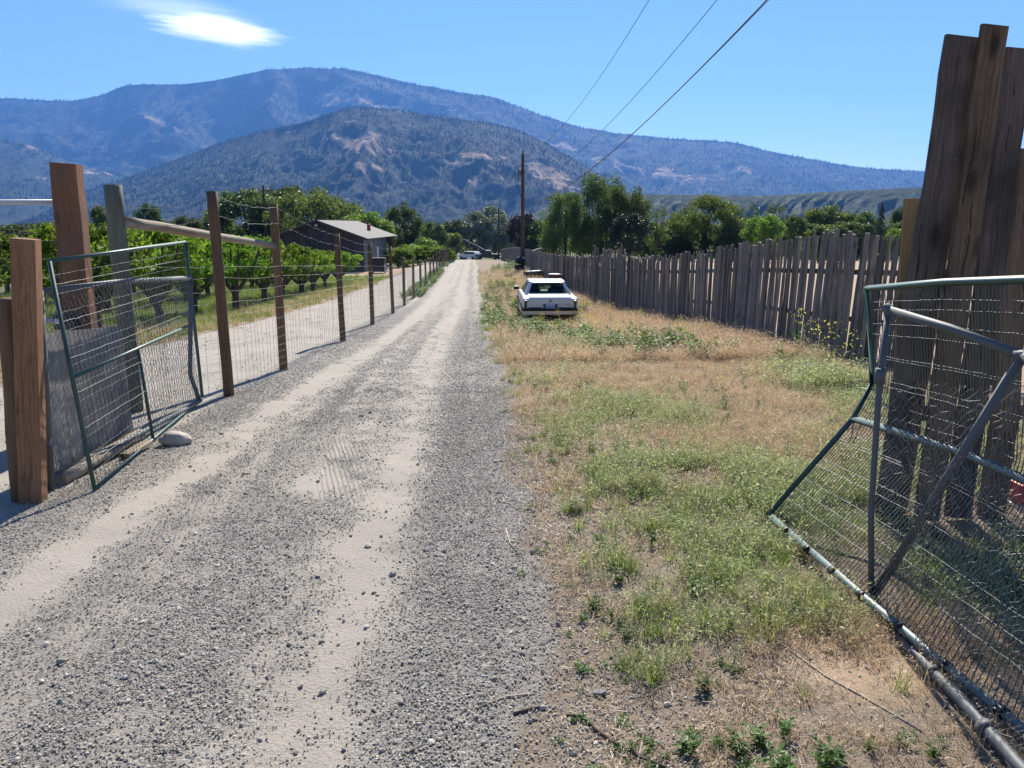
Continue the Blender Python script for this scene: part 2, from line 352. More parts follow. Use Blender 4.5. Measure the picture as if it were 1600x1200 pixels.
def ground_mat():
    m = NT('ground'); p = m.pos(); a = m.attr('zones'); sc = m.n('SeparateColor'); m.set(sc, 0, a.outputs['Color'])
    dust, coarse, dry = sc.outputs[0], sc.outputs[1], sc.outputs[2]; green = a.outputs['Alpha']
    road = m.attr('road').outputs['Fac']
    vo = m.n('TexVoronoi'); m.set(vo, 'Vector', p); m.set(vo, 'Scale', 62.0); m.set(vo, 'Randomness', 1.0)
    vo2 = m.n('TexVoronoi'); m.set(vo2, 'Vector', p); m.set(vo2, 'Scale', 150.0)
    sv = m.n('SeparateColor'); m.set(sv, 0, vo.outputs['Color']); sv2 = m.n('SeparateColor'); m.set(sv2, 0, vo2.outputs['Color'])
    stone = m.ramp(sv.outputs[0], [(0.0, (0.11, 0.104, 0.097)), (0.45, (0.215, 0.203, 0.187)), (0.8, (0.32, 0.30, 0.27)), (1.0, (0.50, 0.47, 0.42))])
    stone2 = m.ramp(sv2.outputs[0], [(0.0, (0.12, 0.113, 0.105)), (0.5, (0.24, 0.226, 0.206)), (1.0, (0.43, 0.40, 0.36))])
    stone = m.mix(0.5, stone, stone2)
    nf = m.noise(p, 35, 6, 0.7); nb = m.noise(p, 1.7, 5, 0.6)
    fines = m.mix(nf, (0.21, 0.192, 0.168), (0.38, 0.348, 0.305))
    dustc = m.mix(nf, (0.33, 0.298, 0.255), (0.50, 0.452, 0.388))
    g = m.mix(m.ramp(coarse, [(0.1, 0.25), (0.7, 1.0)]), fines, stone)
    g = m.mix(m.math('MULTIPLY', m.ramp(m.math('ADD', dust, m.math('MULTIPLY', m.math('SUBTRACT', nf, 0.5), 0.6)), [(0.15, 0.0), (0.9, 1.0)]), 0.7), g, dustc)
    # soil with litter
    ns = m.noise(p, 60, 6, 0.75); n4 = m.noise(p, 9, 5, 0.6)
    soil = m.mix(ns, (0.14, 0.108, 0.08), (0.34, 0.275, 0.21))
    litter = m.mix(m.noise(m.mapping(p, (90, 40, 60)), 1, 5, 0.7), (0.27, 0.185, 0.125), (0.54, 0.41, 0.29))
    s = m.mix(m.ramp(m.math('ADD', dry, m.math('MULTIPLY', m.math('SUBTRACT', n4, 0.5), 0.9)), [(0.25, 0.0), (0.75, 1.0)]), soil, litter)
    leaf = m.mix(m.noise(p, 40, 5, 0.7), (0.03, 0.045, 0.015), (0.12, 0.15, 0.05))
    s = m.mix(m.math('MULTIPLY', m.ramp(m.math('ADD', green, m.math('MULTIPLY', m.math('SUBTRACT', n4, 0.5), 0.8)), [(0.3, 0.0), (0.8, 1.0)]), 0.8), s, leaf)
    rm = m.ramp(m.math('ADD', road, m.math('MULTIPLY', m.math('SUBTRACT', nf, 0.5), 0.7)), [(0.4, 0.0), (0.6, 1.0)])
    c = m.mix(rm, s, g); c = m.mix(0.25, c, m.mix(1.0, c, m.ramp(nb, [(0.3, 0.7), (0.7, 1.25)]), 'MULTIPLY'))
    # tyre tread print
    tr = m.attr('tread').outputs['Fac']
    xy = m.mapping(p, (1, 0.05, 0))
    sxy = m.n('SeparateXYZ'); m.set(sxy, 0, p)
    uu = m.math('ADD', sxy.outputs[0], m.math('MULTIPLY', sxy.outputs[1], 0.30))
    cx = m.n('CombineXYZ'); m.set(cx, 0, m.math('MULTIPLY', uu, 1.0)); m.set(cx, 1, m.math('MULTIPLY', sxy.outputs[1], 0.2))
    wv = m.n('TexWave'); wv.bands_direction = 'X'; m.set(wv, 'Scale', 8.5); m.set(wv, 'Distortion', 1.2); m.set(wv, 'Detail', 2.0); m.set(wv, 'Vector', cx.outputs[0])
    hst = m.math('ADD', m.math('MULTIPLY', m.ramp(vo.outputs['Distance'], [(0, 1.0), (0.6, 0.0)]), m.math('ADD', m.math('MULTIPLY', coarse, 0.7), 0.15)), m.math('MULTIPLY', nf, 0.35))
    h = m.math('ADD', m.math('MULTIPLY', rm, hst), m.math('MULTIPLY', ns, 0.9))
    h = m.math('SUBTRACT', h, m.math('MULTIPLY', m.math('MULTIPLY', tr, wv.outputs['Fac']), 0.9))
    m.bsdf(c, 0.93, 0, m.bump(h, 0.9, 0.012), 0.15); return m.m
M['ground'] = ground_mat()
def build_ground():
    xs = np.concatenate([-np.geomspace(9000, 7.2, 90), np.arange(-7, 6.5, 0.045), np.geomspace(6.6, 9000, 90)])
    ys = np.concatenate([np.linspace(-60, 1.0, 14), np.arange(1.1, 9, 0.045), np.arange(9, 24, 0.1), np.geomspace(24, 9000, 170)])
    X, Y = np.meshgrid(xs, ys); Z = hz(X, Y)
    fine = sstep(26, 8, Y)
    Z = Z + 0.006*fbm(X*9, Y*9, 3)*fine
    du, co, dr, gr, ro = zones(X, Y)
    n = X.size; V = np.c_[X.ravel(), Y.ravel(), Z.ravel()]
    nx = len(xs); ny = len(ys)
    i = np.arange(nx-1)[None, :] + np.arange(ny-1)[:, None]*nx
    F = np.stack([i, i+1, i+nx+1, i+nx], -1)
    cx = (X[:-1, :-1]+X[1:, 1:])/2; cy = (Y[:-1, :-1]+Y[1:, 1:])/2; u = U(cx, cy)
    zone = np.full(cx.shape, 4)                               # field
    near = (cy < 125)
    e = 0.42+0.15*fbm(cx*0+2.0, cy*0.6, 3)
    zone[(u < e) & (u > -2.62) & (cy < 205)] = 0
    zone[(u <= -2.62) & (u > -6.45) & near] = 1
    zone[(u >= e) & (u < 5.6) & near] = 2
    zone[(u <= -6.45) & (u > -60) & near & (cy > 3)] = 3
    tread = np.clip(np.exp(-((U(X, Y)+1.02+0.16*(Y-5.6))/0.16)**4)*sstep(4.7, 5.0, Y)*sstep(6.7, 6.1, Y), 0, 1)
    for k, (nm, lab) in enumerate([('gravel_road', 'grey gravel lane with two pale wheel tracks'), ('gravel_drive', 'pale gravel drive beyond the deer fence'),
                                   ('verge', 'dry grassy verge beside the lane'), ('orchard_ground', 'mown grass under the orchard trees'), ('ground', 'flat valley fields')]):
        f = F[zone == k].reshape(-1, 4); idx, inv = np.unique(f, return_inverse=True)
        me = np_mesh(nm, V[idx], inv.reshape(-1, 4), M['ground'], True, np.c_[du.ravel()[idx], co.ravel()[idx], dr.ravel()[idx], gr.ravel()[idx]], 'zones')
        for an, arr in (('road', ro), ('tread', tread)):
            at = me.attributes.new(an, 'FLOAT', 'POINT'); at.data.foreach_set('value', arr.ravel()[idx].astype(np.float32))
        o = link(nm, me); tag(o, lab, kind='structure')
build_ground()

# ================================================================== mountains
def mountain_mat(name, forest0, forest1, dry0, dry1, rock):
    m = NT(name); p = m.pos(); a = m.attr('col'); sc = m.n('SeparateColor'); m.set(sc, 0, a.outputs['Color'])
    n = m.noise(p, 0.02, 8, 0.7); n2 = m.noise(p, 0.006, 6, 0.65)
    f = m.mix(n, forest0, forest1); d = m.mix(n, dry0, dry1)
    k = m.ramp(m.math('ADD', sc.outputs[0], m.math('MULTIPLY', m.math('SUBTRACT', n, 0.5), 1.4)), [(0.42, 0.0), (0.58, 1.0)])
    c = m.mix(k, f, d)
    c = m.mix(m.ramp(m.math('ADD', sc.outputs[1], m.math('MULTIPLY', m.math('SUBTRACT', n2, 0.5), 0.8)), [(0.5, 0.0), (0.75, 0.8)]), c, rock)
    m.bsdf(c, 0.95, 0, m.bump(n, 1.0, 12.0), 0.1); return m.m
M['mtn'] = mountain_mat('mountain_forest_and_dry_grass', (0.012, 0.02, 0.012), (0.05, 0.055, 0.034), (0.18, 0.12, 0.08), (0.46, 0.33, 0.225), (0.20, 0.155, 0.12))
M['bench'] = mountain_mat('bench_slope_green', (0.026, 0.042, 0.02), (0.065, 0.082, 0.04), (0.15, 0.15, 0.08), (0.25, 0.23, 0.13), (0.2, 0.18, 0.13))
M['conifer_far'] = mat_simple('far_conifer', (0.014, 0.024, 0.014), 0.9, 0, 0.3, 0.1, 0)
def to_px(x, y, z):
    dy = y; dz = z-ZC; d = dy*cp - dz*sp; v = dy*sp + dz*cp
    return 800 + x/d*FPX, 600 - v/d*FPX
def massif(name, ridge, Yr, Yb, Yback, seed, rough, label, mat, dryp, nu=520, nv=150, wave=0.0, flat=False, freq=1.0, ntree=0, th=14):
    rp = np.array([[*slope(a, b)] for a, b in ridge]); tx = np.linspace(rp[0, 0], rp[-1, 0], nu)
    tz = np.interp(tx, rp[:, 0], rp[:, 1])
    k = np.ones(7)/7; tz = np.convolve(np.pad(tz, 3, 'edge'), k, 'valid')
    vv = np.concatenate([np.linspace(0, 1, nv), 1+np.linspace(0, 1, nv//4)[1:]])
    TX, VV = np.meshgrid(tx, vv)
    Ym = Yr*(1+wave*fbm(TX*6+seed, TX*0, 2))
    Yg = np.where(VV <= 1, Yb+(Ym-Yb)*VV, Ym+(Yback-Ym)*(VV-1))
    XX = TX*Yg
    H = (ZC + tz[None, :]*Ym) + 12
    base = -12.0
    if flat:
        ph = TX*38+2.6*fbm(TX*14, VV*1.6, 3); tri = np.abs((ph % 1)-.5)*2; tri2 = np.abs(((ph*2.7+.3*fbm(TX*30, VV, 2)) % 1)-.5)*2
        gl = np.clip(.75*tri+.35*tri2, 0, 1); prof = np.where(VV <= 1, np.clip(VV*1.02, 0, 1)**(.8+1.5*gl*(1-VV*.6)), 1.0)
    else: prof = np.where(VV <= 1, 0.35*VV+0.65*VV**1.55, np.clip(1-(VV-1)**1.3, 0, 1))
    amp = H*rough
    nz = ridged(XX/(520*freq)+seed, Yg/(900*freq)+seed*2, 5)-0.55 + 0.5*(ridged(XX/(190*freq)+seed, Yg/(420*freq), 4)-0.55)
    env = np.where(VV <= 1, np.clip(VV*(1-VV)*4, 0, 1)**0.7, 0.3*(VV-1))*(0.12 if flat else 1)
    Z = base + H*prof + amp*nz*env + H*0.012*fbm(XX/90, Yg/90, 3)*np.clip(VV*3, 0, 1)*0.6
    px, py = to_px(XX, Yg, Z)
    sl = ridged(XX/(300*freq)+seed+3, Yg/(300*freq), 5)
    dry = np.zeros(XX.shape)
    for a, b, rx, ry, ang, wt in dryp:
        ca, sa = math.cos(R(ang)), math.sin(R(ang)); dx = px-a; dyy = py-b
        dry = np.maximum(dry, wt*np.exp(-((dx*ca+dyy*sa)/rx)**2 - ((-dx*sa+dyy*ca)/ry)**2))
    fb = fbm(XX/150, Yg/260, 5)
    st = ridged(XX/150+seed+.3*Yg/70, Yg/75, 4); st2 = ridged(XX/210+9, Yg/330+.3*XX/210, 4)
    dry = np.clip(dry*(0.38+1.7*np.clip(st-.4, 0, 1)+0.9*fb) + 0.55*np.clip(st2-.66, 0, 1)*3*(.3+np.clip(fb+.3, 0, 1)) + 0.1*fb, 0, 1)
    if flat: dry = np.clip((1-gl)*.24*(VV > .12)*(VV < .97)+.3*fb+.1, 0, 1)
    rock = np.clip(0.3+0.6*(sl-0.6), 0, 1)
    V = np.c_[XX.ravel(), Yg.ravel(), Z.ravel()]; n2 = len(vv)
    i = np.arange(nu-1)[None, :] + np.arange(n2-1)[:, None]*nu
    F = np.stack([i, i+1, i+nu+1, i+nu], -1).reshape(-1, 4)
    o = link(name, np_mesh(name, V, F, mat, True, np.c_[dry.ravel(), rock.ravel(), 0*rock.ravel()])); tag(o, label, kind='structure')
    if ntree:
        r = np.random.default_rng(int(seed*100)); m = ntree
        iu = r.uniform(0, nu-1.01, m); iv = r.uniform(0.12, 1, m)**0.8*(nv-1.01)
        iv[:m//12] = nv-1.01 - r.uniform(0, 3, m//12)
        a = iu.astype(int); b = iv.astype(int); fa = iu-a; fbb = iv-b
        def at(A): return (A[b, a]*(1-fa)+A[b, a+1]*fa)*(1-fbb)+(A[b+1, a]*(1-fa)+A[b+1, a+1]*fa)*fbb
        x, y, z, dd = at(XX), at(Yg), at(Z), at(dry)
        keep = (r.random(m) > dd*1.5) & (fbm(x/260, y/260, 3)+r.uniform(-.5, .5, m) > -0.25)
        x, y, z = x[keep], y[keep], z[keep]; n = len(x)
        hh = th*r.uniform(0.6, 1.35, n); ww = hh*r.uniform(0.14, 0.22, n)
        base_ = np.stack([x, y, z-1], -1)
        ring = [base_+np.stack([ww*math.cos(t), ww*math.sin(t), 0*ww], -1) for t in (0, 2.1, 4.2)]
        top = base_+np.stack([0*hh, 0*hh, hh], -1)
        Vt = np.stack(ring+[top], 1).reshape(-1, 3); q = np.arange(n)[:, None]*4
        Ft = np.concatenate([q+np.array([[0, 1, 3]]), q+np.array([[1, 2, 3]]), q+np.array([[2, 0, 3]])])
        f = link(name+'_forest', np_mesh(name+'_forest', Vt, Ft, M['conifer_far'])); tag(f, 'scattered conifers covering the ' + label, kind='stuff')
        f.name = 'conifer_forest'
    return XX, Yg, Z
BACK = [(-330, 200), (-100, 172), (0, 152), (60, 157), (115, 158), (160, 148), (190, 135), (215, 131), (250, 133), (290, 131), (330, 127), (370, 118), (400, 112), (440, 107), (490, 106), (530, 107), (560, 111), (600, 120), (650, 131), (700, 141), (740, 147), (770, 151), (800, 162), (850, 181), (900, 197), (950, 206), (1000, 212), (1050, 217), (1100, 219), (1150, 223), (1200, 236), (1250, 246), (1300, 255), (1350, 263), (1400, 266), (1440, 268), (1500, 272), (1700, 285), (1990, 310)]
massif('mountain', BACK, 7200, 4300, 9000, 1.3, 0.16, 'long blue forested mountain filling the skyline', M['mtn'],
       [(560, 160, 120, 12, 8, .55), (250, 190, 60, 6, 25, .8), (1000, 262, 130, 14, 12, .75), (900, 235, 50, 8, 15, .7), (1180, 268, 90, 6, 10, .5), (1350, 285, 90, 8, 12, .45), (620, 165, 60, 8, 5, .6)], nu=620, ntree=26000, th=20)
massif('left_spur', [(-330, 120), (-100, 185), (0, 217), (40, 224), (80, 240), (120, 256), (170, 270), (230, 290), (290, 330), (330, 350)], 4700, 3000, 5600, 5.7, 0.16, 'sparse grassy spur running down from the left edge', M['mtn'],
       [(60, 232, 90, 7, 22, .5), (120, 262, 90, 9, 12, .5), (40, 275, 60, 8, 10, .35), (60, 315, 80, 9, 5, .3)], nu=260, nv=110, ntree=5000, th=15)
FRONT = [(20, 352), (70, 330), (120, 305), (160, 290), (200, 278), (250, 258), (300, 240), (350, 222), (400, 207), (450, 197), (480, 190), (510, 179), (540, 170), (570, 167), (600, 170), (640, 175), (700, 183), (750, 190), (800, 200), (850, 222), (900, 250), (930, 270), (965, 300), (1010, 332), (1060, 352)]
massif('rocky_hill', FRONT, 3600, 2000, 4300, 9.2, 0.21, 'rocky foothill with tan grass patches in front of the mountain', M['mtn'],
       [(570, 205, 45, 9, 30, 1.0), (560, 225, 60, 14, 5, 1.0), (610, 240, 60, 10, 15, 1.0), (580, 262, 40, 9, 15, .9), (680, 250, 60, 6, 8, .8), (745, 243, 60, 5, 5, .9), (840, 262, 60, 12, 25, .95), (870, 285, 60, 10, 20, .9), (760, 300, 60, 12, 45, .75), (700, 195, 90, 4, 8, .6), (830, 310, 50, 8, 30, .6), (470, 200, 60, 4, -20, .5)], nu=600, nv=190, freq=0.6, ntree=16000, th=11)
massif('bench_land', [(800, 352), (850, 325), (885, 307), (940, 302), (1000, 303), (1100, 305), (1200, 306), (1290, 300), (1370, 296), (1450, 292), (1600, 288), (1900, 280)], 1650, 1380, 2200, 3.1, 0.34, 'flat topped bench with gullied green slopes', M['bench'],
       [(1250, 322, 300, 10, 0, .35)], nu=500, nv=60, flat=True, freq=0.12, ntree=0)
# ================================================================== posts, boards, fences, gates
def orient(o, base, top, parent=None, face=None):
    """put an object whose mesh runs along +Z from its origin between two points; its local Y turned towards face"""
    d = (top-base).normalized(); f = (face or Vector((0, -1, 0)))
    y = (f - d*f.dot(d)).normalized(); x = y.cross(d).normalized()
    Mx = Matrix((x, y, d)).transposed()
    o.rotation_euler = Mx.to_euler()
    o.location = base - (parent.location if parent is not None else Vector((0, 0, 0)))
    if parent is not None: o.parent = parent
    return o
def post_mesh(name, L, r, mat, k=14, jit=0.03, taper=0.06, seed=0, domed=False):
    r_ = random.Random(seed); n = max(4, int(L/0.25)); V = []; F = []
    zs = [L*i/n for i in range(n+1)]
    if domed: zs += [L+r*0.18, L+r*0.3]
    for i, z in enumerate(zs):
        s = 1-taper*min(1, z/L); s *= [1, .93, .55][max(0, i-n)] if domed else 1
        ox = r_.uniform(-1, 1)*r*jit*1.5; oy = r_.uniform(-1, 1)*r*jit*1.5
        for a in range(k):
            q = r*s*(1+jit*math.sin(a*2.1+seed)+r_.uniform(-jit, jit)); t = 2*math.pi*a/k
            V.append((ox+q*math.cos(t), oy+q*math.sin(t), z))
    m = len(zs)
    for i in range(m-1):
        for a in range(k): F.append((i*k+a, i*k+(a+1) % k, (i+1)*k+(a+1) % k, (i+1)*k+a))
    F.append(tuple(range(k))[::-1]); F.append(tuple((m-1)*k+a for a in range(k)))
    me = bpy.data.meshes.new(name); me.from_pydata(V, [], F); me.materials.append(mat)
    for p in me.polygons[:-2]: p.use_smooth = True
    return me
def board_mesh(name, L, wd, th, mat, seed=0, jit=0.006, skew=0.0, wane=0.0, taper=0):
    """a sawn board standing along Z with uneven edges; width along X, thickness along Y"""
    r_ = random.Random(seed); n = max(3, min(14, int(L/0.18))); V = []; F = []
    bx = 0
    for i in range(n+1):
        z = L*i/n; bx += r_.uniform(-1, 1)*jit*0.15
        l = -wd/2 + r_.uniform(-1, 1)*jit - (wane*math.sin(i*1.3+seed)); r = wd/2 + r_.uniform(-1, 1)*jit + wane*math.sin(i*0.9+2*seed)
        l *= 1-taper*i/n; r *= 1-taper*i/n
        e = min(0.004, th*0.2); zz = z
        for (x, y) in ((l+e, -th/2), (r-e, -th/2), (r, -th/2+e), (r, th/2-e), (r-e, th/2), (l+e, th/2), (l, th/2-e), (l, -th/2+e)):
            dz = skew*(x/wd) if i in (0, n) else 0
            V.append((bx+x, y+r_.uniform(-1, 1)*jit*0.2, zz+dz))
    k = 8
    for i in range(n):
        for a in range(k): F.append((i*k+a, i*k+(a+1) % k, (i+1)*k+(a+1) % k, (i+1)*k+a))
    F.append(tuple(range(k))[::-1]); F.append(tuple(n*k+a for a in range(k)))
    me = bpy.data.meshes.new(name); me.from_pydata(V, [], F); me.materials.append(mat); me.update()
    return me
def strip(nm, me, base, top, parent=None, face=None): return orient(link(nm, me), base, top, parent, face)
def below(p, d=0.12): return Vector((p.x, p.y, gz(p.x, p.y)-d))

# ---- left gate posts
b = G(50, 783); t = P(40, 373, b.y)
o = strip('timber_post', board_mesh('timber_post', (t-b).length+.1, 0.138, 0.12, M['cedar2'], 3, 0.003), below(b, .1), t, face=Vector((.25, -1, 0)))
tag(o, 'squared reddish cedar gate post at the left edge, pale pipe gate hinged on it', 'post')
b = G(26, 786); b.y += .08; t = P(17, 470, b.y+.05)
o = strip('round_post', post_mesh('round_post', (t-b).length+.1, 0.082, M['roundpost'], seed=4, domed=True), below(b, .1), t)
tag(o, 'short round treated post left of the squared cedar gate post', 'post')
b = Vector((P(48, 640, 4.98).x-0.02, 4.98, 0)); b.z = gz(b.x, b.y)
o = strip('batten', board_mesh('batten', 1.3, 0.045, 0.03, M['ply'], 8, 0.002), below(b, .05), b+Vector((-.03, 0, 1.25)))
tag(o, 'thin grey batten standing between the round post and the cedar gate post', 'batten')
# 8x8 leaning timber and its pair
Yt = 6.75
t = P(103, 256, Yt); b = P(145, 700, Yt); b = Vector((b.x, Yt, gz(b.x, Yt)))
o = strip('timber_post', board_mesh('timber_post', (t-b).length+.1, 0.205, 0.19, M['cedar'], 11, 0.004, skew=.01), below(b, .1), t, face=Vector((.22, -1, 0)))
tag(o, 'tall thick squared red brown timber post behind the left gates', 'post')
cb = P(130, 505, Yt-.16)
box('control_box', (0, 0, 0), (.17, .09, .13), M['black'], None, .01)
o = bpy.data.objects['control_box']; o.location = P(103, 503, Yt-.15); tag(o, 'small dark box with a pale plate fixed on the thick timber post', 'box')
box('label_plate', (-.03, -.05, .01), (.075, .008, .045), M['white'], o, .002)
# ---- white pipe frame gate of the neighbouring drive
Yn = 6.85
ng = empty('frame_gate', (-6.4, Yn, gz(-6.4, Yn)), 0, 'white pipe framed mesh gate across the neighbouring drive at far left', 'gate')
def rel(pts, e): return [Vector(p)-e.location for p in pts]
tl = P(87, 316, Yn); br = P(121, 560, Yn); br = Vector((br.x+.02, Yn, gz(br.x, Yn)+.05)); xl = -9.6
pipe('frame_pipe', rel([(xl, Yn, tl.z), (tl.x, Yn, tl.z)], ng), .022, M['white'], ng)
pipe('frame_pipe', rel([(tl.x, Yn, tl.z+.02), (br.x, Yn, br.z)], ng), .022, M['white'], ng)
pipe('frame_pipe', rel([(xl, Yn, P(20, 501, Yn).z), (br.x-.02, Yn, P(20, 501, Yn).z)], ng), .02, M['white'], ng)
pipe('frame_pipe', rel([(xl, Yn, P(20, 690, Yn).z), (br.x-.02, Yn, P(20, 690, Yn).z)], ng), .022, M['white'], ng)
pth = []; zt, zb = tl.z, P(20, 690, Yn).z
for i in range(16): z = zb+(zt-zb)*(i/15)**1.15; pth.append([(xl, Yn, z), (tl.x+(br.x-tl.x)*(tl.z-z)/(tl.z-br.z), Yn, z)])
x = xl
while x < tl.x: pth.append([(x, Yn, zb), (x, Yn, zt)]); x += .16
tubes('wire_mesh', [rel(p, ng) for p in pth], .0016, M['wire'], ng, 3)

# ---- surfaces for gate meshes
def polyline(pts, n):
    p = np.array([tuple(q) for q in pts], float); s = np.r_[0, np.cumsum(np.linalg.norm(np.diff(p, axis=0), axis=1))]
    t = np.linspace(0, s[-1], n); return np.stack([np.interp(t, s, p[:, k]) for k in range(3)], -1)
class Surf:
    """rows: list of rails from bottom to top, each a polyline; v picks between rails, u runs along them"""
    def __init__(s, rails, vs): s.r = [polyline(r, 60) for r in rails]; s.v = vs
    def at(s, u, v):
        u = np.clip(u, 0, 1)*59; i = np.minimum(u.astype(int), 58); f = (u-i)[:, None]
        pr = [r[i]*(1-f)+r[i+1]*f for r in s.r]; out = np.zeros((len(u), 3))
        for k in range(len(s.v)-1):
            m = (v >= s.v[k]) & (v <= s.v[k+1]+1e-9); g = ((v-s.v[k])/(s.v[k+1]-s.v[k]))[:, None]
            out = np.where(m[:, None], pr[k]*(1-g)+pr[k+1]*g, out)
        return out
def mesh_lines(S_, nu, vrows, seg=10, bulge=0.0, seed=0):
    L = []; r = np.random.default_rng(seed)
    for i in range(nu+1 if nu else 0):
        v = np.linspace(0, 1, seg); p = S_.at(np.full(seg, i/nu), v); p[:, 0] += bulge*np.sin(v*math.pi)*math.sin(i/nu*math.pi)
        L.append(p+r.normal(0, .0015, p.shape))
    for v0 in vrows:
        u = np.linspace(0, 1, 40); p = S_.at(u, np.full(40, v0)); p[:, 0] += bulge*math.sin(v0*math.pi)*np.sin(u*math.pi)
        L.append(p+r.normal(0, .0015, p.shape))
    return L
def chain_lines(S_, n_u, n_v, bulge=0.0, seed=0, jit=.004, hexy=False):
    """diagonal wires of chain link: n_u by n_v diamonds"""
    L = []; r = np.random.default_rng(seed)
    for sgn in (1, -1):
        for k in range(-n_v, n_u+n_v+1):
            t = np.arange(0, n_v*2+1)/2.0; uu = k + sgn*t
            if hexy: uu = k + sgn*(np.floor(t*2)/2*0.5+t*0.5)
            v = t/n_v; m = (uu >= 0) & (uu <= n_u)
            if m.sum() < 2: continue
            u = uu[m]/n_u; vv = v[m]
            p = S_.at(u, vv); wv = bulge*np.sin(vv*math.pi)*(np.sin(u*9+seed)+.6*np.sin(u*23)); p[:, 0] += wv+r.normal(0, jit, len(u)); p[:, 2] += r.normal(0, jit, len(u))
            L.append(p)
    return L
# ---- left galvanised chain link gate
g = G(80, 766); BL = Vector((g.x, g.y, g.z+.06)); TL = P(62, 456, g.y+.02)
g2 = G(322, 628); BR = Vector((g2.x, g2.y-.15, g2.z+.05)); TR = P(298, 434, g2.y-.25); MR = P(297, 585, g2.y-.22)
lg = empty('pipe_gate', (BL.x, BL.y, gz(BL.x, BL.y)), 0, 'grey galvanised chain link gate folded back along the left fence', 'gate')
pipe('frame_pipe', rel([BL-Vector((0, 0, .05)), TL+Vector((0, 0, .03))], lg), .027, M['galv'], lg)
pipe('frame_pipe', rel([TL, P(180, 441, (TL.y+TR.y)/2-.2), TR], lg), .023, M['galv'], lg)
pipe('frame_pipe', rel([TR, MR, BR+Vector((0, -.02, 0))], lg), .023, M['galv'], lg)
pipe('frame_pipe', rel([BL+Vector((0, .03, .02)), G(205, 700)+Vector((0, 0, .08)), BR], lg), .022, M['galv'], lg)
for k in (.22, .62): pipe('hinge_strap', rel([BL.lerp(TL, k)-Vector((.09, 0, 0)), BL.lerp(TL, k)+Vector((.03, 0, 0))], lg), .034, M['galv'], lg, 10)
Sg = Surf([[BL, BR], [TL, TR]], [0, 1])
tubes('chain_link', [p - np.array(lg.location) for p in chain_lines(Sg, 46, 20, .02, 3)], .0018, M['wire'], lg, 3)
# bowed grey sheet standing behind it, on a pale curb log
a0 = Vector((BL.x-.06, BL.y+.08, 0)); a1 = G(222, 690); a1 = Vector((a1.x-.12, a1.y+.1, 0))
n = 14; Vv = []
for i in range(n+1):
    f = i/n; q = a0.lerp(a1, f); zg = gz(q.x, q.y); bow = -.05*math.sin(f*math.pi)
    zt = P(72+(212-72)*f, 524-15*f, q.y).z
    for z in (zg+.0, zg+(zt-zg)*.5, zt):
        for dx in (-.012, 0): Vv.append((q.x+bow+dx, q.y, z))
bm = bmesh.new(); vs = [bm.verts.new(v) for v in Vv]; A = lambda i, j, s: vs[(i*3+j)*2+s]
for i in range(n):
    for j in range(2):
        bm.faces.new((A(i, j, 0), A(i+1, j, 0), A(i+1, j+1, 0), A(i, j+1, 0))); bm.faces.new((A(i, j, 1), A(i, j+1, 1), A(i+1, j+1, 1), A(i+1, j, 1)))
    bm.faces.new((A(i, 2, 0), A(i+1, 2, 0), A(i+1, 2, 1), A(i, 2, 1))); bm.faces.new((A(i, 0, 0), A(i, 0, 1), A(i+1, 0, 1), A(i+1, 0, 0)))
for i in (0, n):
    for j in range(2): bm.faces.new((A(i, j, 0), A(i, j+1, 0), A(i, j+1, 1), A(i, j, 1)))
o = link('plywood_sheet', bm_mesh('plywood_sheet', bm, M['ply'])); tag(o, 'bowed grey sheet standing behind the left chain link gate', 'sheet')
q0 = a0+Vector((.05, .04, 0)); q1 = a1+Vector((.06, 0, 0)); q0.z = gz(q0.x, q0.y)+.05; q1.z = gz(q1.x, q1.y)+.05
lgp = post_mesh('curb_log', (q1-q0).length, .055, M['peeled'], seed=9, jit=.06)
o = strip('curb_log', lgp, q0, q1, face=Vector((0, 0, 1))); tag(o, 'pale weathered log lying along the foot of the grey sheet', 'log')
q0 = G(195, 718)+Vector((0, 0, .03)); q1 = G(228, 700)+Vector((0, 0, .04))
o = strip('wood_offcut', board_mesh('wood_offcut', .42, .09, .035, M['peeled'], 5), q0, q1, face=Vector((0, 0, 1))); tag(o, 'short pale board offcut lying under the left green mesh gate', 'board')
# ---- left green mesh gate
def bar(name, pts, wd, mat, parent): return pipe(name, pts, wd*.72, mat, parent, 4)
g = G(148, 768); BL2 = g+Vector((0, 0, .02)); TL2 = P(77, 408, 5.12); TR2 = P(290, 378, 8.1); g2 = G(322, 622); BR2 = g2+Vector((0, 0, .03)); BR2.y -= .1
gg = empty('mesh_gate', (BL2.x, BL2.y, gz(BL2.x, BL2.y)), 0, 'green framed wire mesh gate leaning against the left posts', 'gate')
bar('frame_bar', rel([BL2, TL2], gg), .023, M['green'], gg); bar('frame_bar', rel([TL2, TR2], gg), .02, M['green'], gg)
bar('frame_bar', rel([TR2, BR2], gg), .025, M['green'], gg); bar('frame_bar', rel([BL2, BR2], gg), .02, M['green'], gg)
Sq = Surf([[BL2, BR2], [TL2, TR2]], [0, 1])
mid = [Vector(q) for q in Sq.at(np.array([0, 1.]), np.array([.5, .5]))]
bar('mid_rail', rel(mid, gg), .021, M['green'], gg)
mp = [Vector(q) for q in Sq.at(np.array([.42, .42]), np.array([0, .5]))]
bar('strut', rel(mp, gg), .02, M['green'], gg)
tubes('wire_mesh', [p-np.array(gg.location) for p in mesh_lines(Sq, 42, [.07, .15, .23, .31, .39, .46, .55, .62, .7, .78, .86, .94], 8, .0, 5)], .0021, M['greenwire'], gg, 3)
V_ = mesh_lines(Sq, 0, [.11, .27, .43, .58, .74, .9], 8, .01, 6)
tubes('tie_wire', [p-np.array(gg.location) for p in V_], .0024, M['wire'], gg, 3)
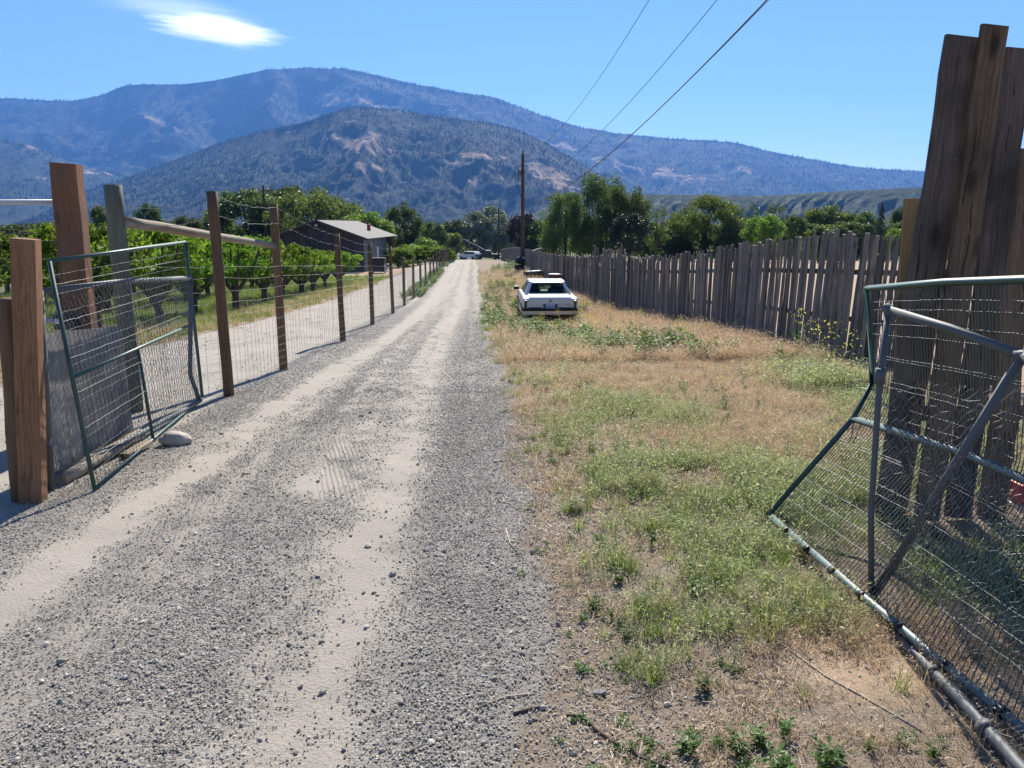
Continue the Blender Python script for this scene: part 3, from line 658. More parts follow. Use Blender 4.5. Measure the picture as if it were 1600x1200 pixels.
# stone
def rock(name, loc, s, seed, mat):
    bm = bmesh.new(); bmesh.ops.create_icosphere(bm, subdivisions=4, radius=1)
    for v in bm.verts:
        n_ = mnoise.noise(v.co*1.3+Vector((seed, 0, 0)))*.22+mnoise.noise(v.co*4+Vector((seed, 5, 0)))*.04
        v.co = v.co*(1+n_); v.co.x *= s[0]; v.co.y *= s[1]; v.co.z *= s[2]
    o = link(name, bm_mesh(name, bm, mat, True)); o.location = loc; return o
M['stone'] = mat_simple('pale_river_stone', (0.40, 0.36, 0.31), 0.8, 0, 0.3, 14, 0.3)
g = G(275, 694); o = rock('stone', (g.x, g.y, g.z+.045), (.125, .095, .075), 2.0, M['stone']); o.rotation_euler = (0, .12, .3)
tag(o, 'smooth pale river stone holding the foot of the left gate', 'stone')

# ---- deer fence
fence_px = [((358, 618), (331, 299), .062), ((443, 578), (427, 318), .06), ((536, 533), (526, 365), .058), ((582, 508), (577, 379), .056), ((614, 490), (609, 386), .055)]
c0 = G(208, 655); root = Vector((c0.x, c0.y, c0.z))
df = empty('deer_fence', root, 0, 'tall wire deer fence on round posts running down the left of the lane', 'fence')
posts = []
Yc = 7.9; t = P(176, 289, Yc); bb = P(212, 655, Yc); bb = Vector((bb.x, Yc, gz(bb.x, Yc)))
o = strip('post', post_mesh('post', (t-bb).length+.1, .088, M['greypost'], seed=6), below(bb, .1), t, df); o['label'] = 'thick grey green corner post'
posts.append((bb, t))
for i, ((bx, by), (tx_, ty_), r_) in enumerate(fence_px):
    bb = G(bx, by); t = P(tx_, ty_, bb.y)
    strip('post', post_mesh('post', (t-bb).length+.1, r_, M['roundpost'], seed=20+i), below(bb, .1), t, df); posts.append((bb, t))
HY = [28, 33, 40, 47, 51, 56, 64, 80, 114]; HH = [1.8, 1.68, 1.55, 1.48, 1.52, 1.66, 1.75, 1.65, 1.8]
Y = 28.9
rr = random.Random(5)
meshes = {}
while Y < 115:
    x = -2.6-.05*Y; h = float(np.interp(Y, HY, HH))+rr.uniform(-.05, .05); bb = Vector((x, Y, gz(x, Y))); t = bb+Vector((rr.uniform(-.05, .03), 0, h))
    strip('post', post_mesh('post', h+.1, .055, M['roundpost'], k=8, seed=int(Y)), below(bb, .1), t, df); posts.append((bb, t)); Y += 4.5
def onfence(f):      # f in post units
    i = min(int(f), len(posts)-2); g_ = f-i; a = posts[i][0].lerp(posts[i+1][0], g_); return a
fw = []; hs = [.04, .13, .22, .31, .41, .52, .64, .78, .93, 1.08, 1.22, 1.36, 1.5]
for i in range(len(posts)-1):
    a, ta = posts[i]; b2, tb = posts[i+1]; L = (b2-a).length; ha = (ta-a); hb = (tb-b2); sc_a = min(1, ha.length/2.05); sc_b = min(1, hb.length/2.05)
    off = Vector((.06, 0, 0)); far = a.y > 45
    for h in (hs if not far else hs[::2]):
        p0 = a+ha.normalized()*h*sc_a+off; p1 = b2+hb.normalized()*h*sc_b+off
        fw.append([p0.lerp(p1, k/4)+Vector((rr.gauss(0, .004), 0, rr.gauss(0, .006)-.012*math.sin(math.pi*k/4))) for k in range(5)])
    nv_ = int(L/(.15 if a.y < 30 else .3 if a.y < 60 else .5))
    for k in range(nv_+1):
        f = k/max(nv_, 1); p0 = a.lerp(b2, f)+off; u1 = (ha.normalized()*1.5*sc_a).lerp(hb.normalized()*1.5*sc_b, f); p0.z = gz(p0.x, p0.y)+.03
        q = p0+u1; q = Vector((q.x, q.y, a.lerp(b2, f).z+u1.z)); fw.append([p0, p0.lerp(q, .5)+Vector((rr.gauss(0, .01), rr.gauss(0, .01), 0)), q])
wm = tubes('woven_wire', [[Vector(q)-root for q in p] for p in fw], .0017, M['wire'], df, 3)
bw = []
def strand(h0, seed, a_i=0):
    p = []; r2 = random.Random(seed)
    for i in range(a_i, len(posts)-1):
        a, ta = posts[i]; b2, tb = posts[i+1]; sa = min(.98, h0/2.05 if i > 0 else (h0+.08)/2.3); L = (b2-a).length; n_ = int(L/.12) if a.y < 30 else 6
        A_, B_ = a.lerp(ta, sa), b2.lerp(tb, min(.98, h0/2.05))
        for k in range(n_):
            f = k/n_; q = A_.lerp(B_, f); amp = .007 if a.y < 20 else .005; p.append(q+Vector((.05, 0, r2.gauss(0, amp)-.05*math.sin(math.pi*f)))-root)
    return p
s1, s2 = strand(2.0, 1), strand(1.82, 2)
barbs = []
for s_ in (s1, s2):
    for q in s_[:150]:
        d = Vector((0, rr.uniform(-.6, .6), 1)).normalized()*.011; barbs.append([q-d, q+d])
tubes('barbed_wire', [s1], .0023, M['galv'], df, 4); tubes('barbed_wire', [s2], .0023, M['galv'], df, 4); tubes('barbs', barbs, .0016, M['galv'], df, 3)['kind'] = 'stuff'
q0 = P(193, 346, Yc); q1 = P(432, 385, posts[2][0].y+.02)
qm = post_mesh('brace_rail', (q1-q0).length, .056, M['peeled'], seed=31, jit=.05, taper=.25); strip('brace_rail', qm, q0, q1, df, Vector((0, 0, 1)))

# ---- slab fence on the right
SF = np.array([(9.4, 5.95), (12.4, 5.5), (15, 5.2), (18.9, 4.8), (22.3, 4.25), (27, 3.85), (32, 3.45), (45, 2.3), (54, 1.75), (115, -1.62)])
SH = np.array([(9.4, 1.8), (12.4, 1.97), (13.4, 2.06), (15, 1.97), (18.9, 1.88), (22, 1.82), (27, 1.82), (30, 1.86), (34, 1.78), (45, 1.72), (54, 1.7), (115, 1.5)])
def sfx(y): return float(np.interp(y, SF[:, 0], SF[:, 1]))
sr = Vector((sfx(9.5), 9.5, gz(sfx(9.5), 9.5)))
sf = empty('slab_fence', sr, 0, 'long fence of upright weathered grey slabs along the right of the verge', 'fence')
rs = random.Random(12)
variants = []
for i in range(14):
    wd = [.07, .085, .10, .115, .095, .08, .12][i % 7]; L = 1.0+.0*i
    variants.append((wd, lambda H, i=i, wd=wd: board_mesh('slab', H, wd, .022+.01*(i % 3), M['picket'], 100+i, .005, skew=rs.uniform(-.02, .02), taper=[0, .12, 0, .25][i % 4])))
cache = {}
y = 9.5; cnt = 0; far_quads = []; rail_pts = []
farV = []; farF = []
while y < 115:
    wd, mk = variants[rs.randrange(14)]
    H = float(np.interp(y, SH[:, 0], SH[:, 1]))+rs.uniform(-.07, .06)
    if 26 < y < 33: H += rs.choice([0, .0, .1, .18, .3, .45 if rs.random() < .3 else .1])
    if rs.random() < .04: H -= .15
    H = round(H*20)/20; x = sfx(y); z = gz(x, y)
    lean = float(np.interp(y, [9.5, 14, 18, 19], [.075, .06, .02, 0]))+rs.gauss(0, .012)
    tdir = Vector((sfx(y+.1)-x, .1, 0)).normalized(); nrm = Vector((-tdir.y, tdir.x, 0))
    # lean: top towards the camera end of the fence
    up = (Vector((0, 0, 1)) - tdir*lean*1.0 + nrm*rs.gauss(0, .01)).normalized()
    base = Vector((x, y, z-.08))
    off = nrm*rs.uniform(0, .012)
    if cnt < 298:
        key = (wd, H, rs.randrange(2))
        if key not in cache: cache[key] = mk(H+.08)
        o = link('slab', cache[key]); orient(o, base+off, base+off+up*H, sf, nrm)
    else:
        hw = wd/2*1.15; a_ = base-tdir*hw; b_ = base+tdir*hw; tt = .012
        for s_ in (a_-nrm*tt, b_-nrm*tt, b_+nrm*tt, a_+nrm*tt): farV.append(s_-sr)
        for s_ in (a_-nrm*tt, b_-nrm*tt, b_+nrm*tt, a_+nrm*tt): farV.append(s_-sr+up*(H+.08+rs.uniform(-.05, .05)))
        k = len(farV)-8; farF += [(k, k+1, k+5, k+4), (k+1, k+2, k+6, k+5), (k+2, k+3, k+7, k+6), (k+3, k, k+4, k+7), (k+4, k+5, k+6, k+7)]
    cnt += 1
    gap = rs.uniform(.018, .045) if y < 16 else (rs.uniform(.006, .036) if y < 45 else rs.uniform(0, .03))
    if rs.random() < .03: gap += .05
    y += (wd+gap)*abs(tdir.y)
me = bpy.data.meshes.new('far_slabs'); me.from_pydata([tuple(v) for v in farV], [], farF); me.materials.append(M['picket'])
tag(link('far_slabs', me, sf), 'slabs of the far stretch of the fence', kind='stuff')
y = 9.5
while y < 112:
    L = 2.6; y2 = min(y+L, 113)
    for h in (.62, 1.38):
        a_ = Vector((sfx(y), y, gz(sfx(y), y)+h)); b_ = Vector((sfx(y2), y2, gz(sfx(y2), y2)+h)); nn = Vector((.045, .0, 0))
        me = cache.setdefault(('rail', round((b_-a_).length, 1)), board_mesh('rail', (b_-a_).length, .09, .04, M['picket'], 55, .004))
        strip('rail', me, a_+nn, b_+nn, sf, Vector((1, 0, 0)))
    a_ = Vector((sfx(y)+.12, y, gz(sfx(y), y)-.1))
    strip('post', cache.setdefault('post', post_mesh('post', 1.75, .06, M['picket'], 8, seed=3)), a_, a_+Vector((0, 0, 1.75)), sf)
    y = y2
# ---- tall dark boards by the right gate
bf = empty('board_screen', (2.5, 4.35, gz(2.5, 4.35)), 0, 'four very tall dark rough boards nailed upright beside the right gate', 'fence')
def brd(top, bot, wpx, Yb, seed, wane=.0, th=.035, m='board'):
    t = P(top[0], top[1], Yb); b = P(bot[0], bot[1], Yb); wd = wpx/FPX*(Yb*cp)*1.02
    o = strip('board', board_mesh('board', (t-b).length, wd, th, M[m], seed, .006, skew=.012, wane=wane, taper=.07), b, t, bf); return o
brd((1504, 57), (1390, 806), 54, 4.37, 1, m='board')
brd((1555, 40), (1447, 812), 42, 4.30, 2, m='board2')
brd((1593, 76), (1496, 808), 44, 4.355, 3, .004, m='board')
brd((1611, 233), (1550, 806), 44, 4.38, 4, .012, m='board2')
for (px, py) in ((1523, 137), (1488, 250), (1532, 142), (1547, 150), (1500, 90)):
    q = P(px, py, 4.325)-bf.location; pipe('nail_head', [q, q-Vector((0, .035, 0))], .006, M['galv'], bf, 8)
o = strip('post', board_mesh('post', 2.0, .10, .09, M['newlumber'], 9, .002), P(1394, 830, 4.47), P(1425, 350, 4.47), bf, Vector((-.5, -1, 0))); o['label'] = 'pale new squared lumber post behind the boards'
for zz, in ((1.45,), (.65,)):
    z = gz(2.6, 4.45)+zz; strip('rail', board_mesh('rail', 2.2, .09, .045, M['board'], 7, .004), Vector((2.3, 4.43, z)), Vector((4.25, 4.43, z+.02)), bf, Vector((0, -1, 0)))
# something red behind
o = empty('red_crate', (3.9, 5.6, gz(3.9, 5.6)), 0, 'faded red crate with white rim seen past the dark boards', 'crate')
gr = P(1594, 785, 4.62); o.location = (gr.x+.05, 4.62, gz(gr.x, 4.62)); zb_ = gr.z-o.location.z
box('body', (0, 0, zb_+.07), (.2, .14, .13), M['red'], o, .01); box('rim', (0, 0, zb_-.01), (.22, .16, .025), M['white'], o, .006); box('base', (0, 0, (zb_-.03)/2), (.2, .15, max(.03, zb_-.03)), M['black'], o, .008)
# ---- right green mesh gate, bent
def gp(px, py, up=.03):
    g_ = G(px, py); g_.z += up; return g_
b0 = P(1200, 806, 4.3); b1 = P(1360, 942, 3.12); b2_ = P(1480, 1042, 2.62); b3 = P(1602, 1142, 2.25); b4 = b3+(b3-b2_)*1.1
m0 = P(1333, 654, 4.4); m1 = P(1500, 706, 3.5); m2 = P(1602, 750, 2.95); m3 = m2+(m2-m1)*1.5
k0 = P(1363, 598, 4.4); t0 = P(1354, 451, 4.4); t1 = P(1475, 441, 3.55); t2 = P(1602, 437, 2.9); t3 = t2+(t2-t1)*1.6
rg = empty('mesh_gate', (b1.x, b1.y, gz(b1.x, b1.y)), 0, 'bent dark green wire mesh gate lying open at the right foreground', 'gate')
bar('frame_bar', rel([b0, m0, k0, t0+Vector((0, 0, .01))], rg), .026, M['green'], rg)
bar('frame_bar', rel([t0, t1, t2, t3], rg), .024, M['green'], rg)
bar('frame_bar', rel([b0+Vector((.015, -.01, 0)), b1, b2_, b3, b4], rg), .031, M['palegreen'], rg)
bar('mid_rail', rel([m0, m1, m2, m3], rg), .03, M['palegreen'], rg)
kk = lambda a, b_, f: [p.lerp(q, f) for p, q in zip(a, b_)]
low = [b0, b1, b3, b4]; mdl = [m0, m1, m2, m3]; top_ = [t0, t1, t2, t3]
kr = [k0]+[p.lerp(q, .28) for p, q in zip(mdl[1:], top_[1:])]
Sr = Surf([low, mdl, kr, top_], [0, .5, .64, 1])
tubes('wire_mesh', [p-np.array(rg.location) for p in mesh_lines(Sr, 88, [.1, .2, .3, .4, .58, .66, .74, .83, .92], 14, .02, 8)], .0024, M['greenwire'], rg, 3)
tubes('tie_wire', [p-np.array(rg.location) for p in mesh_lines(Sr, 0, [.15, .27, .39, .54, .64, .75, .87, .95], 8, .02, 9)], .0016, M['wire'], rg, 3)
for k in range(7):   # bands round the bottom bar
    f = k/7; q = Surf([[b0, b1, b2_, b3, b4], [b0, b1, b2_, b3, b4]], [0, 1]).at(np.array([.1+.8*f, .115+.8*f]), np.array([0., 0.])); pipe('clip', rel([Vector(q[0]), Vector(q[1])], rg), .0235, M['black'], rg, 8)
# twisted wire ends at the bend
we = []
for k in range(7):
    q = m0+Vector((.05*k, -.04*k, .02)); we.append([q, q+Vector((rs.uniform(-.03, .03), 0, -.08)), q+Vector((rs.uniform(-.05, .05), .02, -.17))])
we.append([k0, k0+Vector((-.09, 0, .02)), k0+Vector((-.1, 0, -.03)), k0+Vector((.02, 0, -.04)), k0+Vector((.14, 0, -.02))])
tubes("wire_ends", [rel(p, rg) for p in we], .003, M["greenwire"], rg, 4)["kind"] = "stuff"
# ---- right galvanised gate
c0 = gp(1360, 945, .04); cT = P(1388, 484, 3.42); cE = P(1598, 556, 2.75); c1 = gp(1420, 1022, .02); c2 = gp(1500, 1108, .03); c3 = gp(1584, 1203, .03); c4 = c3+(c3-c2)*1.4
pg = empty('pipe_gate', (c0.x, c0.y, gz(c0.x, c0.y)), 0, 'bent galvanised pipe gate with chicken wire behind the green mesh gate', 'gate')
pipe('frame_pipe', rel([c0, P(1361, 800, 3.3), P(1374, 600, 3.36), cT-Vector((0, 0, .01))], pg), .0135, M['galv'], pg)
pipe('frame_pipe', rel([cT, cT.lerp(cE, .5)+Vector((0, 0, .01)), cE], pg), .0185, M['galv'], pg)
pipe('brace_pipe', rel([cE, c0+Vector((.02, 0, .02))], pg), .019, M['galv'], pg)
pipe('frame_pipe', rel([c0, c1, c2, c3, c4], pg), .023, M['galv'], pg)
cE2 = cE+Vector((.25, -1.3, -.35)); pipe('frame_pipe', rel([cE, cE2], pg), .022, M['galv'], pg)
for q, d in ((cE, Vector((.03, -.03, .01))), (cT, Vector((.02, -.02, -.03))), (P(1375, 588, 3.36), Vector((.0, 0, .06)))): pipe('coupling', rel([q-d*.6, q+d*.6], pg), .0225, M['galv'], pg, 10)
for q, q2 in ((c1, c2), (c2, c3)): pipe('coupling', rel([q.lerp(q2, .45), q.lerp(q2, .55)], pg), .03, M['galv'], pg, 10)
Sc = Surf([[c0, c1, c3, c4], [P(1376, 590, 3.36), cE.lerp(c0, .12)+Vector((.05, 0, 0)), cE-Vector((0, 0, .1)), cE2-Vector((0, 0, .2))]], [0, 1])
tubes('chicken_wire', [p-np.array(pg.location) for p in chain_lines(Sc, 58, 24, .035, 7, .007, True)], .0011, M['wire'], pg, 3)

# ================================================================== poles and overhead wires
def pole(px, topy, Yp, r, label, extra=None):
    t = P(px, topy, Yp); b = Vector((t.x, Yp, gz(t.x, Yp)-.3)); e = empty('power_pole', Vector((t.x, Yp, gz(t.x, Yp))), 0, label, 'power pole')
    strip('pole_shaft', post_mesh('pole_shaft', (t-b).length, r, M['utility'], 12, seed=int(Yp), taper=.35), b, t, e)
    return e, t
e, pt = pole(817, 241, 59, .17, 'tall dark wooden power pole beside the slab fence')
q = P(817, 262, 59)-e.location
loop = [q+Vector((-.45-.15*math.cos(a), -.15, -.5+.7*math.sin(a))) for a in np.linspace(-1.5, 4.0, 16)]
tubes('service_cable', [[q+Vector((0, -.15, .0))]+loop[::-1]+[q+Vector((-.1, -.15, -2.2))]], .022, M['black'], e, 5)
pipe('insulator', [q+Vector((0, 0, .98)), q+Vector((0, 0, 1.25))], .06, M['galv'], e, 8); 
box('meter_box', q+Vector((-.25, -.1, -.35)), (.24, .16, .45), M['galv'], e, .03)
for f in (.0, .25, .5): pipe('bolt', [q+Vector((0, -.16, -f*4)), q+Vector((0, -.24, -f*4))], .03, M['galv'], e, 6)
e2, _ = pole(779, 325, 150, .2, 'slim distant power pole above the black pickup')
box('crossarm', _-e2.location+Vector((0, 0, -1.0)), (2.0, .14, .16), M['utility'], e2)
e2, _ = pole(411, 289, 112, .2, 'power pole standing among the cottonwoods behind the barn')
box('crossarm', _-e2.location+Vector((0, 0, -.8)), (1.6, .14, .14), M['utility'], e2)
e3, q3 = pole(724, 373, 160, .28, 'short dark pole at the far end of the lane')
q4 = P(757, 390, 152); o = tubes('guy_wire', [[q3-e3.location, q4-e3.location]], .035, M['white'], e3, 4)
def span(name, attach, mid, edge, k, r, label):
    A_ = P(*attach, 59.0); X0 = A_.x
    def hit(px, py):
        sx_, sz_ = slope(px, py); Yh = (X0+k*59)/(sx_+k); return Yh, ZC+sz_*Yh
    y1, z1 = hit(*mid); y2, z2 = hit(*edge); c = np.polyfit([59, y1, y2], [A_.z, z1, z2], 2)
    ys = np.linspace(59, -14, 60); pts = [Vector((X0+k*(59-y_), y_, float(np.polyval(c, y_)))) for y_ in ys]
    o = tubes(name, [pts], r, M['black'] if r > .008 else M['galv'], None, 5); tag(o, label, 'wire', 'overhead wires to the power pole'); return o
span('overhead_wire', (817, 241), (885, 190), (1014, 0), .094, .0095, 'thin upper overhead wire, leftmost of those crossing the sky')
span('overhead_wire', (817, 287), (945, 200), (1120, 0), .11, .010, 'thin overhead wire, middle one of those crossing the sky')
span('overhead_wire', (818, 322), (1050, 151), (1198, 0), .124, .017, 'thick black service cable, lowest and rightmost across the sky')
span('overhead_wire', (816, 326), (1046, 155), (1201, 0), .1245, .009, 'thin wire twisted alongside the thick black service cable')
# ================================================================== trees
M['leaf_cotton'] = mat_leaf('cottonwood_leaf', (0.03, 0.055, 0.018), (0.11, 0.15, 0.05), .42)
M['leaf_willow'] = mat_leaf('willow_leaf', (0.045, 0.075, 0.02), (0.15, 0.195, 0.055), .45)
M['leaf_poplar'] = mat_leaf('poplar_leaf', (0.03, 0.058, 0.017), (0.105, 0.155, 0.045), .42)
M['leaf_bright'] = mat_leaf('bright_green_leaf', (0.05, 0.10, 0.015), (0.16, 0.25, 0.045), .45)
M['leaf_silver'] = mat_leaf('silver_grey_leaf', (0.06, 0.08, 0.05), (0.34, 0.38, 0.31), .2, vary=.15)
M['leaf_purple'] = mat_leaf('dark_purple_leaf', (0.015, 0.014, 0.018), (0.045, 0.035, 0.045), .2)
M['leaf_conifer'] = mat_leaf('conifer_needle', (0.010, 0.022, 0.014), (0.03, 0.052, 0.032), .12)
M['leaf_orchard'] = mat_leaf('peach_leaf', (0.045, 0.10, 0.012), (0.19, 0.29, 0.04), .5, rough=.6, spec=.2)
M['bark'] = mat_wood('rough_bark', (0.035, 0.028, 0.022), (0.11, 0.09, 0.07), 1.5, rnd=.2, knots=False)
def leaf_quads(c, n_dir, sz, asp, r):
    """c centres (n,3); returns quads facing random-ish directions"""
    n = len(c); a = r.normal(size=(n, 3)); a /= np.linalg.norm(a, axis=1)[:, None]
    if n_dir is not None: a = a*(1-n_dir[1]) + np.array(n_dir[0])*n_dir[1]; a /= np.linalg.norm(a, axis=1)[:, None]+1e-9
    b = np.cross(a, r.normal(size=(n, 3))); b /= np.linalg.norm(b, axis=1)[:, None]+1e-9
    L = sz*r.uniform(.6, 1.3, n)[:, None]; W = L*asp
    return np.stack([c-a*L/2, c+b*W/2, c+a*L/2, c-b*W/2], 1)
def crown(kind, seed, mat):
    """crown inside a box of width 1 (x,y) and height 1 (z), standing on z=0"""
    r = np.random.default_rng(seed)
    if kind == 'conifer':
        P_, D = [], []
        for k in range(26):
            z = .04+.94*(k/26)**.9; R_ = .48*(1-z)**.85+.015
            for j in range(int(7+9*(1-z))):
                t = r.uniform(0, 6.283); rr_ = R_*r.uniform(.7, 1.12); m_ = int(10+26*(1-z)); s = r.uniform(.1, 1, m_)
                P_.append(np.stack([math.cos(t)*rr_*s, math.sin(t)*rr_*s, z-.05*s+r.normal(0, .008, m_)], -1)+r.normal(0, .010, (m_, 3)))
        c = np.concatenate(P_); Q = leaf_quads(c, ((0, 0, -1), .3), .035, .45, r); b = r.random(len(c))
        return quads('crown_'+kind, Q, mat, np.c_[b, b, b])
    nc = {'round': 60, 'willow': 62, 'poplar': 80, 'silver': 64, 'shrub': 34, 'orchard': 34, 'thin': 36}[kind]
    C_, Rr = [], []
    for k in range(nc):
        while True:
            p = r.uniform(-1, 1, 3); q = np.linalg.norm(p)
            if .35 < q < 1: break
        p = p/q*q**.45
        if kind in ('round', 'silver', 'thin'): c = np.array([p[0]*.40, p[1]*.40, .57+p[2]*.37]); rad = r.uniform(.07, .135)
        elif kind == 'willow': c = np.array([p[0]*.42, p[1]*.42, .60+p[2]*.33*(1-.2*abs(p[0]))]); rad = r.uniform(.08, .13)
        elif kind == 'poplar':
            z = r.uniform(.1, .93); w_ = .47*math.sin(min(1, (z+.2)/.5)*1.57)*min(1, (1.04-z)/.45)**.6; t = r.uniform(0, 6.283); c = np.array([math.cos(t)*w_*r.uniform(.4, 1), math.sin(t)*w_*r.uniform(.4, 1), z]); rad = r.uniform(.08, .13)
        elif kind == 'shrub': c = np.array([p[0]*.42, p[1]*.42, .12+abs(p[2])*.72]); rad = r.uniform(.10, .17)
        else: c = np.array([p[0]*.42, p[1]*.42, .64+p[2]*.27+.1*(abs(p[0])+abs(p[1]))*.5]); rad = r.uniform(.07, .13)
        C_.append(c); Rr.append(rad)
    P_, B = [], []
    per = {'round': 240, 'willow': 240, 'poplar': 230, 'silver': 200, 'shrub': 190, 'orchard': 190, 'thin': 70}[kind]
    for c, rad in zip(C_, Rr):
        n = int(per*(rad/.11)**2); d = r.normal(size=(n, 3)); d /= np.linalg.norm(d, axis=1)[:, None]
        rad3 = rad*r.uniform(.35, 1.18, n)[:, None]; q = c+d*rad3*(np.array([1, 1, .8]) if kind != 'poplar' else np.array([.85, .85, 1.15]))
        if kind in ('willow', 'poplar'): q[:, 2] += (r.random(n)**2)*(.04 if kind == 'poplar' else -.07)
        P_.append(q); B.append(np.clip(r.normal(r.uniform(.2, .75), .25, n), 0, 1))
    c = np.concatenate(P_); b = np.concatenate(B); keep = (c[:, 2] > .01) & (c[:, 2] < 1.02); c = c[keep]; b = b[keep]
    if kind == 'willow': Q = leaf_quads(c, ((0, 0, 1), .55), .036, .42, r)
    elif kind == 'poplar': Q = leaf_quads(c, ((0, 0, 1), .45), .03, .5, r)
    elif kind == 'orchard': Q = leaf_quads(c, ((0, 0, -1), .35), .055, .36, r)
    elif kind == 'shrub': Q = leaf_quads(c, None, .045, .6, r)
    else: Q = leaf_quads(c, None, .036, .6, r)
    return quads('crown_'+kind, Q, mat, np.c_[b, b, b])
def trunk_mesh(kind, seed):
    r = random.Random(seed); paths, rad = [], []
    if kind == 'orchard':
        paths.append([(0, 0, -.05), (.01, .005, .12), (r.uniform(-.03, .03), 0, .24)]); rad.append([.05, .042, .038])
        for k in range(6):
            t = k*1.05+r.uniform(-.3, .3); a = .18; paths.append([(0, 0, .2), (math.cos(t)*a*.6, math.sin(t)*a*.6, .33), (math.cos(t)*a*1.5, math.sin(t)*a*1.5, .55), (math.cos(t)*a*2.0, math.sin(t)*a*2.0, .82)]); rad.append([.03, .024, .015, .005])
    else:
        h = .8 if kind in ('poplar', 'conifer') else .5; s = r.uniform(-.03, .03)
        paths.append([(0, 0, -.03), (s*.3, 0, h*.3), (s, s*.5, h*.65), (s*1.3, s, h)]); rad.append([.03, .024, .018, .008])
        if kind != 'conifer':
            for k in range(9):
                t = k*2.4+r.uniform(-.4, .4); z0 = r.uniform(.14, .45); a = r.uniform(.12, .3) if kind != 'poplar' else r.uniform(.06, .16)
                paths.append([(0, 0, z0), (math.cos(t)*a*.5, math.sin(t)*a*.5, z0+.14), (math.cos(t)*a, math.sin(t)*a, z0+.30), (math.cos(t)*a*1.25, math.sin(t)*a*1.25, z0+.44)]); rad.append([.015, .011, .007, .002])
    V, F = tube_np(paths, rad, 6); return np_mesh('trunk_'+kind, V, F, M['bark'], True)
_tr = {}
def tree(name, kind, mat, x, y, h, wd, label, group=None, seed=0, z0=None, cat='tree'):
    k = (kind, mat, seed % 3)
    if k not in _tr:
        me = crown(kind, 50+seed % 3*7+len(kind), M[mat]); me.name = 'crown'; _tr[k] = (me, trunk_mesh(kind, seed))
    z = gz(x, y) if z0 is None else z0
    e = empty(name, (x, y, z), (seed*1.7) % 6.28, label, cat, group)
    for nm, me in (('trunk', _tr[k][1]), ('crown', _tr[k][0])):
        o = bpy.data.objects.new(nm, me); COL.objects.link(o); o.parent = e; o.scale = (wd, wd, h)
        if nm == 'trunk' and h > 4: o.scale = (wd if wd < h*.7 else h*.7, wd if wd < h*.7 else h*.7, h)
    return e
def tree_px(name, kind, mat, px, top, wpx, Yd, label, seed=0, cat='tree'):
    t = P(px, top, Yd); z = gz(t.x, Yd); return tree(name, kind, mat, t.x, Yd, t.z-z, wpx/FPX*Yd, label, None, seed, cat=cat)
